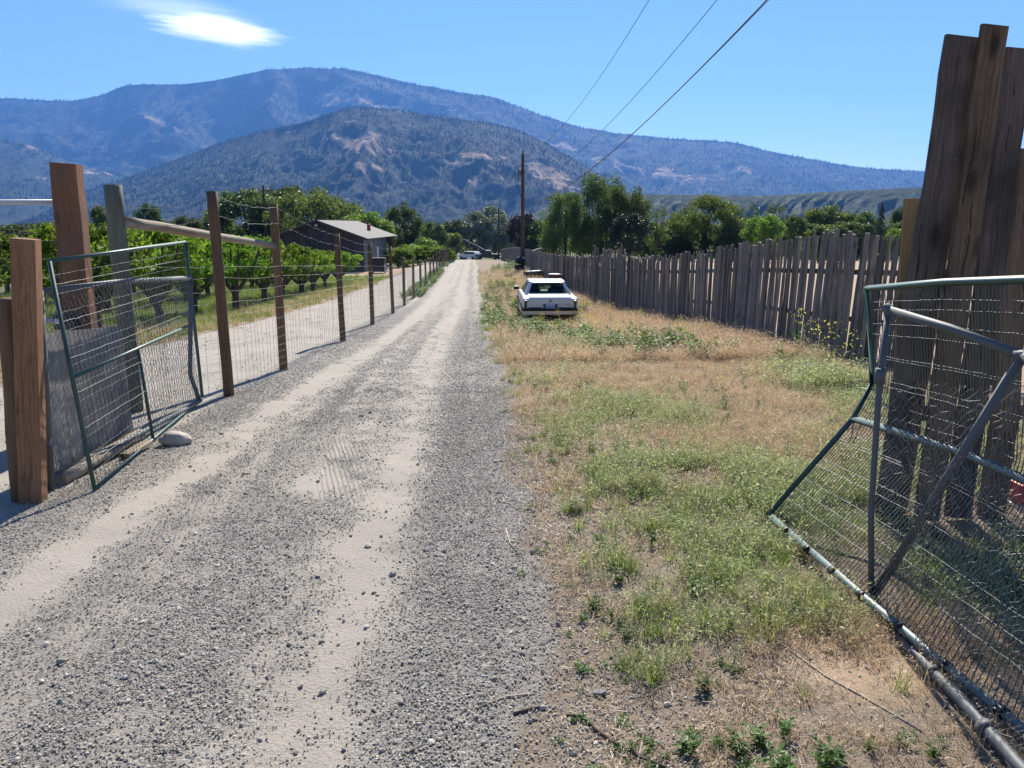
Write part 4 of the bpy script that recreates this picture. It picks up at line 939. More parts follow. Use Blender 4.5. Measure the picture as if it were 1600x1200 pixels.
BG = [
 ('cottonwood_tree', 'round', 'leaf_cotton', 385, 290, 118, 118, 'broad dark cottonwood left of the willow, behind the barn', 0),
 ('cottonwood_tree', 'round', 'leaf_cotton', 436, 287, 112, 128, 'cottonwood between the dark cottonwood and the willow', 1),
 ('willow_tree', 'willow', 'leaf_willow', 484, 288, 128, 112, 'large yellow green willow rising behind the barn ridge', 0),
 ('cottonwood_tree', 'round', 'leaf_willow', 532, 315, 80, 116, 'lower green tree at the right shoulder of the big willow', 2),
 ('leafy_tree', 'round', 'leaf_bright', 568, 328, 88, 100, 'bright green rounded tree behind the barn roof and red vent', 1),
 ('grey_green_tree', 'silver', 'leaf_cotton', 627, 316, 62, 125, 'grey green round tree right of the barn roof', 0),
 ('shrub_tree', 'round', 'leaf_cotton', 672, 346, 52, 130, 'olive tree between the grey green tree and the silver trees', 2),
 ('leafy_shrub', 'shrub', 'leaf_bright', 663, 367, 52, 100, 'bright green shrub behind the far orchard rows', 0),
 ('leafy_shrub', 'shrub', 'leaf_willow', 705, 356, 40, 140, 'tall yellowish shrub at the end of the deer fence', 1),
 ('dark_tree', 'round', 'leaf_cotton', 712, 340, 50, 190, 'dark green tree behind the end of the deer fence', 0),
 ('silver_tree', 'silver', 'leaf_silver', 742, 330, 62, 190, 'silvery leaved tree left of the slim distant pole', 1),
 ('silver_tree', 'silver', 'leaf_silver', 773, 320, 60, 196, 'taller silvery leaved tree behind the slim distant pole', 2),
 ('silver_tree', 'silver', 'leaf_silver', 800, 345, 36, 200, 'small silvery tree left of the tall power pole', 0),
 ('purple_tree', 'round', 'leaf_purple', 818, 331, 52, 128, 'dark purple leaved tree behind the tall power pole', 1),
 ('leafy_tree', 'round', 'leaf_bright', 850, 345, 46, 140, 'small mid green tree right of the purple tree', 0),
 ('poplar_tree', 'poplar', 'leaf_cotton', 884, 302, 72, 92, 'upright green poplar right of the tall power pole', 0),
 ('leafy_tree', 'round', 'leaf_bright', 908, 350, 34, 100, 'light green sapling between the two upright poplars', 2),
 ('poplar_tree', 'poplar', 'leaf_poplar', 940, 273, 92, 96, 'tallest upright poplar in the clump', 1),
 ('poplar_tree', 'poplar', 'leaf_poplar', 975, 292, 92, 90, 'second upright poplar, paler, right of the tallest', 2),
 ('spruce_or_shade_tree', 'round', 'leaf_conifer', 986, 330, 64, 78, 'blue black crown added as the shaded part of the poplar clump', 0),  # dark leaf colour on an added round crown paints the poplars' shaded part
 ('spruce_or_shade_tree', 'conifer', 'leaf_conifer', 1035, 345, 30, 110, 'small dark conifer right of the shade crown and poplars', 1),
 ('birch_tree', 'thin', 'leaf_cotton', 1027, 314, 42, 92, 'thin open crowned tree right of the poplar clump', 0),
 ('willow_tree', 'willow', 'leaf_willow', 1106, 302, 108, 100, 'wide willow with a visible forked trunk behind the slab fence', 1),
 ('leafy_shrub', 'shrub', 'leaf_willow', 1140, 345, 50, 97, 'low yellow green growth at the right foot of the wide willow', 0),
 ('grey_green_tree', 'thin', 'leaf_cotton', 1168, 312, 52, 130, 'bare topped grey tree right of the wide willow', 1),
 ('grey_green_tree', 'thin', 'leaf_cotton', 1212, 316, 56, 135, 'second bare topped grey tree, above the bright round tree', 2),
 ('leafy_tree', 'round', 'leaf_bright', 1196, 333, 62, 88, 'bright green round tree behind the slab fence peak', 1),
 ('dark_tree', 'round', 'leaf_cotton', 1240, 336, 48, 95, 'grey green tree right of the bright round tree', 2),
 ('leafy_tree', 'round', 'leaf_willow', 1292, 318, 72, 120, 'broad yellow green tree with dead twigs on top', 0),
 ('leafy_shrub', 'shrub', 'leaf_willow', 1283, 345, 56, 84, 'low yellowish bush in front of the broad tree', 2),
 ('dark_tree', 'round', 'leaf_cotton', 1346, 328, 56, 118, 'mid green tree left of the pointed dark spruce', 1),
 ('spruce_or_shade_tree', 'conifer', 'leaf_conifer', 1380, 313, 34, 96, 'pointed dark spruce near the right boards', 2),
 ('dark_tree', 'round', 'leaf_cotton', 1410, 320, 30, 112, 'small dark tree between the spruce and the boards', 0),
 ('leafy_shrub', 'shrub', 'leaf_bright', 1405, 347, 40, 90, 'light green bush left of the tall dark boards', 1),
 ('dark_tree', 'round', 'leaf_cotton', 1490, 322, 90, 110, 'tree mostly hidden behind the tall dark boards', 2),
 ('dark_tree', 'round', 'leaf_cotton', 1575, 318, 90, 105, 'green tree seen past the right edge of the boards', 0),
 ('grey_green_tree', 'silver', 'leaf_cotton', 152, 322, 52, 100, 'grey green tree between the thick timber and the corner post', 1),
 ('dark_tree', 'round', 'leaf_cotton', 228, 318, 46, 120, 'dark tree right of the grey green corner post', 2),
 ('dark_tree', 'round', 'leaf_cotton', 70, 344, 90, 150, 'dark tree band left of the thick timber post', 0),
 ('dark_tree', 'round', 'leaf_cotton', 10, 348, 80, 140, 'dark tree at the far left edge of the photo', 1),
 ('dark_tree', 'round', 'leaf_cotton', 285, 338, 70, 130, 'dark green tree between the first and corner fence posts', 2),
 ('leafy_tree', 'round', 'leaf_willow', 340, 325, 60, 135, 'green tree left of the dark cottonwood', 0),
]
for nm, kd, mt, px, top, wpx, Yd, lab, sd in BG: tree_px(nm, kd, mt, px, top, wpx*1.12, Yd, lab, sd)
# far filler trees low behind the slab fence and across the valley floor
r = random.Random(99)
word = ['first', 'second', 'third', 'fourth', 'fifth', 'sixth', 'seventh', 'eighth', 'ninth', 'tenth', 'eleventh', 'twelfth', 'thirteenth', 'fourteenth', 'fifteenth', 'sixteenth', 'seventeenth', 'eighteenth', 'nineteenth', 'twentieth', 'twenty first', 'twenty second', 'twenty third', 'twenty fourth', 'twenty fifth', 'twenty sixth', 'twenty seventh', 'twenty eighth']
pxs = [838, 862, 892, 925, 1005, 1055, 1075, 1088, 1125, 1150, 1178, 1225, 1255, 1272, 1310, 1330, 1362, 1395, 1430, 1520, 1600]
for i, px in enumerate(pxs):
    tree_px('hedge_tree', ['round', 'shrub', 'thin'][i % 3], ['leaf_cotton', 'leaf_willow', 'leaf_cotton', 'leaf_bright'][i % 4], px, r.uniform(334, 352), r.uniform(56, 84), r.uniform(118, 165),
            f'low hedge tree behind the slab fence, {word[i]} counting right from the tall pole', i)
for i, px in enumerate([-20, 40, 100, 180, 255, 310, 365, 590, 640, 690, 722, 756, 790]):
    tree_px('hedge_tree', ['round', 'shrub'][i % 2], ['leaf_cotton', 'leaf_willow', 'leaf_cotton'][i % 3], px, r.uniform(352, 368), r.uniform(45, 70), r.uniform(205, 240),
            f'low distant tree left of the tall pole, {word[i]} counting from the left edge', i)
for i, px in enumerate([1008, 1050, 1078, 1150, 1165, 1232, 1262, 1318, 1338, 1398, 1424]):
    tree_px('hedge_tree', ['round', 'shrub'][i % 2], ['leaf_cotton', 'leaf_willow', 'leaf_poplar'][i % 3], px, r.uniform(332, 350), r.uniform(60, 85), r.uniform(100, 116),
            f'rounded nearer hedge tree behind the slab fence, {word[i]} counting right from the poplar clump', i+1)
rf = np.random.default_rng(5)
def wood_stuff():
    n = 900; Yd = rf.uniform(380, 1300, n); X = rf.uniform(-1.0, 1.0, n)*Yd*.85; b = np.array([hz0(a, c) for a, c in zip(X, Yd)])
    hh = rf.uniform(5, 12, n); Q = []; Bc = []
    for i in range(n):
        m = 60; d = rf.normal(size=(m, 3)); d /= np.linalg.norm(d, axis=1)[:, None]; c = np.array([X[i], Yd[i], b[i]+hh[i]*.5])+d*np.array([hh[i]*.6, hh[i]*.6, hh[i]*.5])*rf.uniform(.6, 1, m)[:, None]
        Q.append(leaf_quads(c, None, hh[i]*.28, .7, rf)); Bc.append(rf.random(m))
    Q = np.concatenate(Q); B = np.concatenate(Bc); o = link('far_woodland', quads('far_woodland', Q, M['leaf_cotton'], np.c_[B, B, B])); tag(o, 'far woodland across the valley floor', kind='stuff')
wood_stuff()
# orchard
rr2 = random.Random(21)
for row, (u0, ya, yb) in enumerate([(-8.3, 16.5, 47), (-11.8, 18, 52), (-15.3, 20, 56), (-18.8, 22, 58), (-22.3, 27, 58)]):
    y = ya+rr2.uniform(0, 1); k = 0
    while y < yb:
        x = u0-.05*y+rr2.uniform(-.25, .25)
        px_, _ = to_px(x, y, gz(x, y)+1)
        if px_ > -60:
            h = float(np.interp(y, [0, 30, 38, 46, 60], [2.15, 2.2, 2.05, 1.75, 1.8]))*rr2.uniform(.9, 1.1)
            nth = ['nearest', 'second', 'third', 'fourth', 'fifth', 'sixth', 'seventh', 'eighth', 'ninth', 'tenth', 'eleventh', 'twelfth'][k]
            tree('orchard_tree', 'orchard', 'leaf_orchard', x, y, h*1.12, rr2.uniform(2.5, 3.0), f'leafy orchard tree, {nth} in the {["first", "second", "third", "fourth", "fifth"][row]} row back from the gravel drive', 'orchard trees in rows left of the drive', rr2.randrange(6))
            k += 1
        y += 3.3+rr2.uniform(-.3, .3)
for k, (px, top) in enumerate([(634, 380), (652, 379), (672, 381), (688, 383), (622, 383)]):
    t = P(px, top, 88-k*1.5); z = gz(t.x, t.y)
    tree('orchard_tree', 'shrub', 'leaf_orchard', t.x, t.y, (t.z-z)*1.05, 3.6, f'low orchard tree beyond the barn yard, {word[k]} of five in that short row', 'orchard trees beyond the barn', k)
# ================================================================== barn
M['barnwall'] = mat_wood('dark_weathered_barn_board', (0.045, 0.035, 0.034), (0.12, 0.10, 0.10), .6, rnd=.2, knots=False)
M['barnside'] = mat_wood('pale_blue_grey_barn_board', (0.12, 0.135, 0.155), (0.20, 0.215, 0.245), .6, rnd=.1, knots=False)
def roof_mat():
    m = NT('corrugated_roof_metal'); v = m.obj(); n = m.noise(v, 1.4, 6, .7); n2 = m.noise(m.mapping(v, (1, 6, 1)), 2.0, 5, .7)
    c = m.mix(n, (0.065, 0.065, 0.07), (0.14, 0.145, 0.155)); c = m.mix(m.ramp(n2, [(.55, 0), (.75, .7)]), c, (0.19, 0.12, 0.085))
    m.bsdf(c, .75, 0, m.bump(n, .1, .01), .2); return m.m
M['roof'] = roof_mat()
def barn():
    Yf = 70.0; pk = P(493, 343, Yf); er = P(575, 373, Yf); hw = er.x-pk.x; xL = pk.x-hw; xR = er.x; x0 = pk.x; zg = gz(x0, 72)
    wr = P(566, 400, Yf).x; wl = xL+(xR-wr); Dw, Dr = 13.0, 18.0
    e = empty('barn', (x0, Yf, zg), 0, 'low gabled barn with dark board gable and grey metal roof beyond the orchard', 'barn')
    def L(x, y, z): return (x-x0, y-Yf, z-zg)
    ze = er.z; zp = pk.z; sl = (zp-ze)/(xR-x0)
    def zr(x): return zp-abs(x-x0)*sl-.12
    yw = Yf+.7
    # front wall: individual boards
    n = 34; ws = (wr-wl)/n
    for i in range(n):
        a = wl+i*ws+.01; b_ = a+ws-.02; d = .02*(i % 2)
        if wl+.52*(wr-wl) < a < wl+.6*(wr-wl) and False: continue
        bm = bmesh.new(); vs = []
        for y_ in (yw-d, yw+.05): vs += [bm.verts.new(L(a, y_, zg-.3)), bm.verts.new(L(b_, y_, zg-.3)), bm.verts.new(L(b_, y_, zr(b_))), bm.verts.new(L(a, y_, zr(a)))]
        for f in ((0, 1, 2, 3), (4, 7, 6, 5), (0, 4, 5, 1), (1, 5, 6, 2), (2, 6, 7, 3), (3, 7, 4, 0)): bm.faces.new([vs[q] for q in f])
        link('wall_board', bm_mesh('wall_board', bm, M['barnwall']), e)
    box('side_wall', L(wr-.06, Yf+.8+Dw/2, (zg-.3+zr(wr))/2), (.12, Dw, zr(wr)-zg+.3), M['barnside'], e)
    for i in range(16): box('side_batten', L(wr+.015, Yf+1.0+i*Dw/16, (zg+zr(wr))/2), (.03, .06, zr(wr)-zg), M['barnside'], e)
    box('side_wall', L(wl+.06, Yf+.8+Dw/2, (zg-.3+zr(wl))/2), (.12, Dw, zr(wl)-zg+.3), M['barnwall'], e)
    box('back_wall', L((wl+wr)/2, Yf+.8+Dw, (zg-.3+ze)/2), (wr-wl-.26, .12, ze-zg+.3), M['barnwall'], e)
    dr = box('door', L(wr+.03, Yf+8.0, zg+1.05), (.06, 1.0, 2.1), M['white'], e); 
    box('door_frame', (wr-x0+.02, 8.62, 1.1), (.09, .1, 2.3), M['barnwall'], e)
    for y_ in (Dw+2.3, Dw+4.6): box('porch_post', L(wr+.05, Yf+y_, (zg+ze)/2-.1), (.16, .16, ze-zg), M['barnwall'], e)
    # roof slopes, corrugated with separate sheets
    for s in (1, -1):
        ns = 18
        for k in range(ns):
            y0 = Yf+k*Dr/ns; y1 = y0+Dr/ns+.02; m_ = 6; V, F = [], []
            for j in range(m_+1):
                f = j/m_; y_ = y0+(y1-y0)*f; bmp = .022*(j % 2)+.006*(k % 2)
                for (xx, dz) in ((0, 0), (hw, 0)): V.append(L(x0+s*xx, y_, zp-xx*sl+bmp)); V.append(L(x0+s*xx, y_, zp-xx*sl+bmp-.02))
            for j in range(m_):
                a = j*4; F += [(a, a+2, a+6, a+4), (a+1, a+5, a+7, a+3), (a+2, a+3, a+7, a+6)]
            F += [(0, 1, 3, 2), (m_*4, m_*4+2, m_*4+3, m_*4+1)]
            me = bpy.data.meshes.new('roof_sheet'); me.from_pydata(V, [], F); me.materials.append(M['roof']); link('roof_sheet', me, e)
    for s in (1, -1):
        bm = bmesh.new(); c = Vector(L(x0+s*hw/2, Yf+.02, (zp+ze)/2-.11)); ang = math.atan(sl)*s
        box_bm(bm, c, (math.hypot(hw, zp-ze), .05, .16), 0, Matrix.Rotation(ang, 3, 'Y')); link('fascia', bm_mesh('fascia', bm, M['barnwall']), e)
    link('ridge_cap', bm_mesh('ridge_cap', box_bm(bmesh.new(), L(x0, Yf+Dr/2, zp+.03), (.35, Dr, .04)), M['roof']), e)
    v = P(576, 351, 80); box('roof_vent', L(v.x, 80, v.z-.3), (.32, .32, .7), M['red'], e, .05); 
    lm = P(494, 352, yw-.1); lp = box('gable_lamp', L(lm.x, yw-.15, lm.z), (.28, .25, .22), M['white'], e, .05); 
    box('lamp_shade', (lm.x-x0, -.05+.6, lm.z-zg+.14), (.34, .3, .06), M['galv'], e)
barn()
# dark bin and other pieces in the yard
c = G(592, 427); wd = 21/FPX*c.y; e = empty('trailer_box', c, .05, 'dark open utility bin with white edges in front of the barn side wall', 'bin')
h = 24/FPX*c.y
bm = bmesh.new(); box_bm(bm, (0, .05, h*.52), (wd, 1.2, h*.85), .03); link('body', bm_mesh('body', bm, M['black']), e)
box('lid', (0, .1, h*.97), (wd*1.02, 1.3, .06), M['barnwall'], e, .01)
box('edge_strip', (wd/2+.01, -.58, h*.35), (.07, .05, h*.5), M['white'], e, .01); box('edge_strip', (-wd/2-.01, -.58, h*.35), (.05, .05, h*.45), M['white'], e, .01)
box('nose_plate', (-.1, -.56, h*.16), (wd*.3, .04, .12), M['galv'], e, .01)
for s in (-1, 1): pipe('wheel', [(s*wd*.4, .3, .15), (s*wd*.4+.08*s, .3, .15)], .15, M['black'], e, 14)
c = G(605, 424); e = empty('garden_cart', c, .3, 'white wheeled garden cart standing right of the dark bin', 'cart')
for k in range(2): 
    V, F = tube_np([[(.3*k, .25*math.cos(a), .32+.25*math.sin(a)) for a in np.linspace(0, 6.283, 14)]], .03, 5); link('wheel', np_mesh('wheel', V, F, M['white'], True), e)
box('tray', (.15, 0, .55), (.34, .9, .25), M['galv'], e, .03); pipe('handle', [(.15, -.4, .6), (.15, -.75, .95)], .025, M['white'], e, 8)
c = G(613, 415); e = empty('sawhorse', c, .6, 'white folding sawhorse on the bare yard beside the barn', 'sawhorse')
for s in (-1, 1):
    for t_ in (-1, 1): bar('leg', [(s*.35, t_*.32, 0), (s*.28, 0, .95)], .05, M['white'], e)
bar('beam', [(-.5, 0, .95), (.5, 0, .95)], .06, M['white'], e); bar('brace', [(-.33, .2, .4), (-.33, -.2, .4)], .035, M['white'], e)

# ================================================================== sedan
def car_paint(name, col, rough=.3):
    m = NT(name); n = m.noise(m.obj(), 4, 5, .6); dirt = m.ramp(n, [(.45, 0), (.8, .35)])
    c = m.mix(dirt, col, tuple(x*.7+.05 for x in col)); m.bsdf(c, rough, 0, None, .5, **{'Coat Weight': .4, 'Coat Roughness': .15}); return m.m
M['carwhite'] = car_paint('white_car_paint', (0.66, 0.665, 0.66)); M['carblack'] = car_paint('black_car_paint', (0.012, 0.013, 0.016)); M['chrome'] = mat_simple('chrome', (0.5, 0.5, 0.5), .3, .5, .03, 10, 0)
def glass_mat(name, tint, al):
    m = NT(name); g = m.bsdf((.02, .03, .03), .04, 0, None, .6, link=False); t = m.n('BsdfTransparent'); m.set(t, 0, (*tint, 1)); mx = m.n('MixShader'); fr = m.n('Fresnel'); m.set(fr, 0, 1.45)
    m.set(mx, 0, m.math('ADD', m.math('MULTIPLY', fr.outputs[0], .8), al)); m.t.links.new(t.outputs[0], mx.inputs[1]); m.t.links.new(g, mx.inputs[2]); m.t.links.new(mx.outputs[0], m.out.inputs[0]); return m.m
M['glass'] = glass_mat('car_glass', (.84, .93, .88), .02)
M['tail'] = mat_simple('dark_red_lens', (0.02, 0.004, 0.005), .15, 0, .2, 20, 0, .6); M['rubber'] = mat_simple('black_rubber', (0.014, 0.014, 0.015), .8, 0, .2, 20, .1)
M['seat'] = mat_simple('dark_blue_seat', (0.02, 0.025, 0.04), .9, 0, .2, 20, .1); M['plate'] = mat_simple('licence_plate', (0.50, 0.54, 0.62), .4, 0, .05, 20, 0); M['blue'] = mat_simple('dark_blue_print', (0.02, 0.05, 0.16), .5, 0, .1, 20, 0)
def prism(name, poly, x0, x1, mat, parent, bev=.02, seg=2):
    """polygon in (y,z) extruded across x, edges bevelled"""
    bm = bmesh.new(); a = [bm.verts.new((x0, y, z)) for y, z in poly]; b_ = [bm.verts.new((x1, y, z)) for y, z in poly]; n = len(poly)
    bm.faces.new(a[::-1]); bm.faces.new(b_)
    for i in range(n): bm.faces.new((a[i], a[(i+1) % n], b_[(i+1) % n], b_[i]))
    bmesh.ops.recalc_face_normals(bm, faces=bm.faces)
    if bev: bmesh.ops.bevel(bm, geom=[e for e in bm.edges], offset=bev, segments=seg, affect='EDGES', profile=.5, clamp_overlap=True)
    o = link(name, bm_mesh(name, bm, mat), parent)
    for p in o.data.polygons: p.use_smooth = False
    return o
def hexa(name, bot, top, mat, parent):
    """solid from 4 bottom and 4 top points"""
    me = bpy.data.meshes.new(name); me.from_pydata([tuple(v) for v in bot+top], [], [(3, 2, 1, 0), (4, 5, 6, 7), (0, 1, 5, 4), (1, 2, 6, 5), (2, 3, 7, 6), (3, 0, 4, 7)]); me.materials.append(mat); return link(name, me, parent)
def pane(name, pts, mat, parent, th=.012):
    p = [Vector(q) for q in pts]; n = (p[1]-p[0]).cross(p[3]-p[0]).normalized()*th; return hexa(name, p, [q+n for q in p], mat, parent)
def wheel(parent, x, y, r=.33, w_=.2):
    V, F = [], []; s = 1 if x > 0 else -1
    o = pipe('wheel', [(x, y, r), (x-s*w_, y, r)], r, M['rubber'], parent, 24)
    pipe('hub_cap', [(s*.005, 0, 0), (s*.025, 0, 0)], r*.62, M['galv'], o, 20).location = (x, y, r); bpy.data.objects[o.name]; return o
def sedan(loc, rz, label):
    e = empty('parked_car', loc, rz, label, 'car')
    W = .9; arch = lambda yc, n=9: [(yc+.40*math.cos(a), .33+.40*math.sin(a)) for a in np.linspace(math.pi-.35, .35, n)]
    # lower body side profile with both wheel arches
    low = [(0.10, .36), (.62, .30)]+[(y, z) for y, z in arch(1.05)]+[(1.5, .24), (3.55, .24)]+[(y, z) for y, z in arch(4.05)]+[(4.62, .30), (4.98, .38), (5.02, .62), (4.97, .80), (3.6, .93), (1.12, .955), (.10, .93), (.03, .88), (.01, .62)]
    prism('body', low, -W, W, M['carwhite'], e, .028)
    # trunk lid seam and deck
    prism('trunk_lid', [(.0, .70), (.0, .885), (.05, .955), (1.02, .985), (1.02, .95), (.06, .90), (.02, .70)], -.70, .70, M['carwhite'], e, .008, 1)
    prism('hood', [(3.62, .93), (3.62, .955), (4.9, .835), (4.9, .81)], -.72, .72, M['carwhite'], e, .005, 1)
    # roof and pillars
    zb, zt = .955, 1.365
    rb, rt, fb, ft = 1.00, 1.42, 3.72, 3.05; wb, wt = .80, .60
    prism('roof', [(rt-.02, zt-.045), (rt, zt-.005), (rt+.3, zt+.025), (ft-.4, zt+.025), (ft, zt-.005), (ft+.02, zt-.045)], -wt-.02, wt+.02, M['carwhite'], e, .02)
    for s in (-1, 1):
        # broad rear pillar
        hexa('rear_pillar', [(s*wb, rb, zb-.01), (s*(wb-.13), rb, zb-.01), (s*(wb-.10), rb+.56, zb-.01), (s*(wb+.0), rb+.56, zb-.01)], [(s*wt, rt-.01, zt), (s*(wt-.09), rt-.01, zt), (s*(wt-.05), rt+.22, zt), (s*wt, rt+.22, zt)], M['carwhite'], e)
        hexa('centre_pillar', [(s*wb, 2.42, zb-.01), (s*(wb-.06), 2.42, zb-.01), (s*(wb-.06), 2.52, zb-.01), (s*wb, 2.52, zb-.01)], [(s*wt, 2.36, zt), (s*(wt-.05), 2.36, zt), (s*(wt-.05), 2.44, zt), (s*wt, 2.44, zt)], M['carwhite'], e)
        hexa('front_pillar', [(s*wb, fb-.08, zb-.01), (s*(wb-.06), fb-.08, zb-.01), (s*(wb-.06), fb, zb-.01), (s*wb, fb, zb-.01)], [(s*wt, ft-.08, zt), (s*(wt-.05), ft-.08, zt), (s*(wt-.05), ft, zt), (s*wt, ft, zt)], M['carwhite'], e)
        pane('side_window', [(s*(wb-.02), rb+.57, zb), (s*(wb-.02), fb-.09, zb), (s*(wt-.02), ft-.09, zt-.02), (s*(wt-.02), rt+.22, zt-.02)], M['glass'], e)
        box('side_trim', (s*(W+.006), 2.5, .56), (.02, 4.3, .05), M['rubber'], e, .004)
        box('tail_light', (s*(W-.085), .0, .70), (.075, .06, .30), M['tail'], e, .012)
        box('light_bezel', (s*(W-.085), .012, .70), (.1, .05, .33), M['chrome'], e, .01)
        box('bumper_slot', (s*.50, -.002, .605), (.42, .03, .035), M['black'], e, .004)
        wheel(e, s*(W-.02), 1.05); wheel(e, s*(W-.02), 4.05)
        m_ = box('side_mirror', (s*(W+.08), 3.42, 1.0), (.2, .1, .13), M['black'], e, .03) if s < 0 else None
        box('door_handle', (s*(W+.01), 2.05, .83), (.03, .16, .03), M['chrome'], e, .004)
    box('roof_edge_trim', (0, rt-.035, zt-.03), (wt*2-.1, .03, .03), M['carwhite'], e, .005)
    pane('rear_window', [(-.66, rb+.045, zb+.045), (.66, rb+.045, zb+.045), (.515, rt-.03, zt-.055), (-.515, rt-.03, zt-.055)], M['glass'], e)
    hexa('window_sill', [(-wb+.1, rb-.02, zb-.02), (wb-.1, rb-.02, zb-.02), (wb-.1, rb+.09, zb-.02), (-wb+.1, rb+.09, zb-.02)], [(-wb+.13, rb+.01, zb+.05), (wb-.13, rb+.01, zb+.05), (wb-.13, rb+.06, zb+.05), (-wb+.13, rb+.06, zb+.05)], M['carwhite'], e)
    pane('windscreen', [(.74, fb-.02, zb+.02), (-.74, fb-.02, zb+.02), (-.56, ft+.02, zt-.04), (.56, ft+.02, zt-.04)], M['glass'], e)
    prism('rear_bumper', [(-.13, .40), (-.13, .56), (-.05, .585), (.1, .585), (.1, .40)], -W-.02, W+.02, M['chrome'], e, .012)
    prism('bumper_strip', [(-.155, .52), (-.155, .585), (.06, .60), (.06, .56)], -W-.03, W+.03, M['rubber'], e, .006, 1)
    prism('front_bumper', [(4.98, .40), (4.98, .56), (5.12, .56), (5.14, .42)], -W, W, M['chrome'], e, .012)
    fr = box('plate_frame', (0, -.008, .655), (.52, .03, .185), M['chrome'], e, .006); box('plate_recess', (0, -.018, .655), (.47, .03, .165), M['blue'], e, .003)
    pl = box('licence_plate', (0, -.035, .655), (.305, .012, .15), M['plate'], e, .003)
    for k in range(6): box('plate_mark', (-.11+.044*k, -.0425, .65), (.022, .004, .055), M['blue'], pl)
    em = pipe('emblem', [(0, -.005, .835), (0, -.02, .835)], .04, M['galv'], e, 10)
    for k in range(5): box('script_mark', (.52+.026*k, -.004, .73), (.014, .01, .018+.01*(k == 0)), M['black'], e)
    box('rear_seat', (0, 1.75, .80), (1.3, .22, .42), M['seat'], e, .06); box('rear_shelf', (0, 1.3, .935), (1.4, .5, .02), M['seat'], e)
    for s in (-.36, .36):
        st = box('front_seat', (s, 2.75, .80), (.46, .16, .5), M['seat'], e, .07); box('head_rest', (s, 2.72, 1.1), (.26, .1, .14), M['seat'], st, .03)
    sw = bpy.data.objects.new('steering_wheel', np_mesh('steering_wheel', *tube_np([[(-.36+.19*math.cos(a), 3.2, .98+.19*math.sin(a)) for a in np.linspace(0, 6.283, 20)]], .014, 5), M['black'], True)); COL.objects.link(sw); sw.parent = e
    box('dark_box', (.40, 1.95, 1.08), (.42, .25, .2), M['seat'], e, .01); box('floor_pan', (0, 2.5, .26), (1.5, 4.0, .06), M['rubber'], e)
    pipe('exhaust', [(-.55, -.02, .28), (-.55, .6, .28)], .025, M['rust'], e, 8)
    return e
g = G(860, 502); gx = P(860, 470, 25.3).x; sedan((gx, 25.3, gz(gx, 25.3)), .035, 'old white boxy sedan parked on the weedy verge, seen from behind')
# black pickup and white vehicles at the far end
def pickup(loc, rz):
    e = empty('parked_truck', loc, rz, 'black pickup parked across the far end of the lane', 'truck'); W = .95
    ar = lambda yc: [(yc+.46*math.cos(a), .38+.46*math.sin(a)) for a in np.linspace(math.pi-.3, .3, 7)]
    prism('body', [(0.1, .5)]+ar(1.0)+[(1.6, .4), (3.4, .4)]+ar(4.0)+[(4.6, .5), (4.9, .6), (4.9, 1.0), (3.7, 1.12), (0.05, 1.12)], -W, W, M['carblack'], e, .04)
    prism('cab', [(1.7, 1.1), (1.85, 1.72), (3.0, 1.75), (3.7, 1.12)], -.74, .74, M['carblack'], e, .05)
    pane('rear_window', [(-.6, 1.70, 1.2), (.6, 1.70, 1.2), (.55, 1.80, 1.6), (-.55, 1.80, 1.6)], M['galv'], e)
    for s in (-1, 1):
        wheel(e, s*W, 1.0, .38, .25); wheel(e, s*W, 4.0, .38, .25); pane('side_window', [(s*.755, 1.95, 1.2), (s*.755, 3.3, 1.2), (s*.75, 2.95, 1.62), (s*.75, 2.05, 1.62)], M['galv'], e); box('tail_light', (s*.85, .03, .9), (.12, .06, .3), M['tail'], e, .01)
    box('rear_bumper', (0, 0, .55), (1.8, .15, .18), M['chrome'], e, .02); box('roof_rack', (0, 2.4, 1.79), (1.3, 1.0, .05), M['white'], e, .01)
q = P(782, 401, 152); pickup((q.x, 152, gz(q.x, 152)), R(88))
q = P(748, 402, 158); e = empty('parked_van', (q.x, 158, gz(q.x, 158)), R(60), 'low white van standing left of the black pickup', 'van')
prism('body', [(0, .35), (.1, 1.25), (.5, 1.6), (2.9, 1.65), (3.6, 1.15), (4.5, 1.0), (4.6, .35)], -.9, .9, M['carwhite'], e, .05)
for s in (-1, 1):
    wheel(e, s*.9, .9, .34); wheel(e, s*.9, 3.7, .34); pane('side_window', [(s*.91, .6, 1.1), (s*.91, 3.1, 1.1), (s*.9, 2.8, 1.5), (s*.9, .7, 1.5)], M['black'], e)
pane('windscreen', [(.7, 3.6, 1.18), (-.7, 3.6, 1.18), (-.65, 2.95, 1.62), (.65, 2.95, 1.62)], M['black'], e)
q = P(787, 400, 146); e = empty('scrap_panels', (q.x, 146, gz(q.x, 146)), .4, 'white scrap panels leaning by the right end of the black pickup', 'panels')
box('panel', (0, 0, .7), (.9, .08, 1.3), M['white'], e, .01, Matrix.Rotation(.35, 3, 'Y')); box('panel', (.8, .2, .35), (1.4, .08, .6), M['white'], e, .01, Matrix.Rotation(-.5, 3, 'Y'))
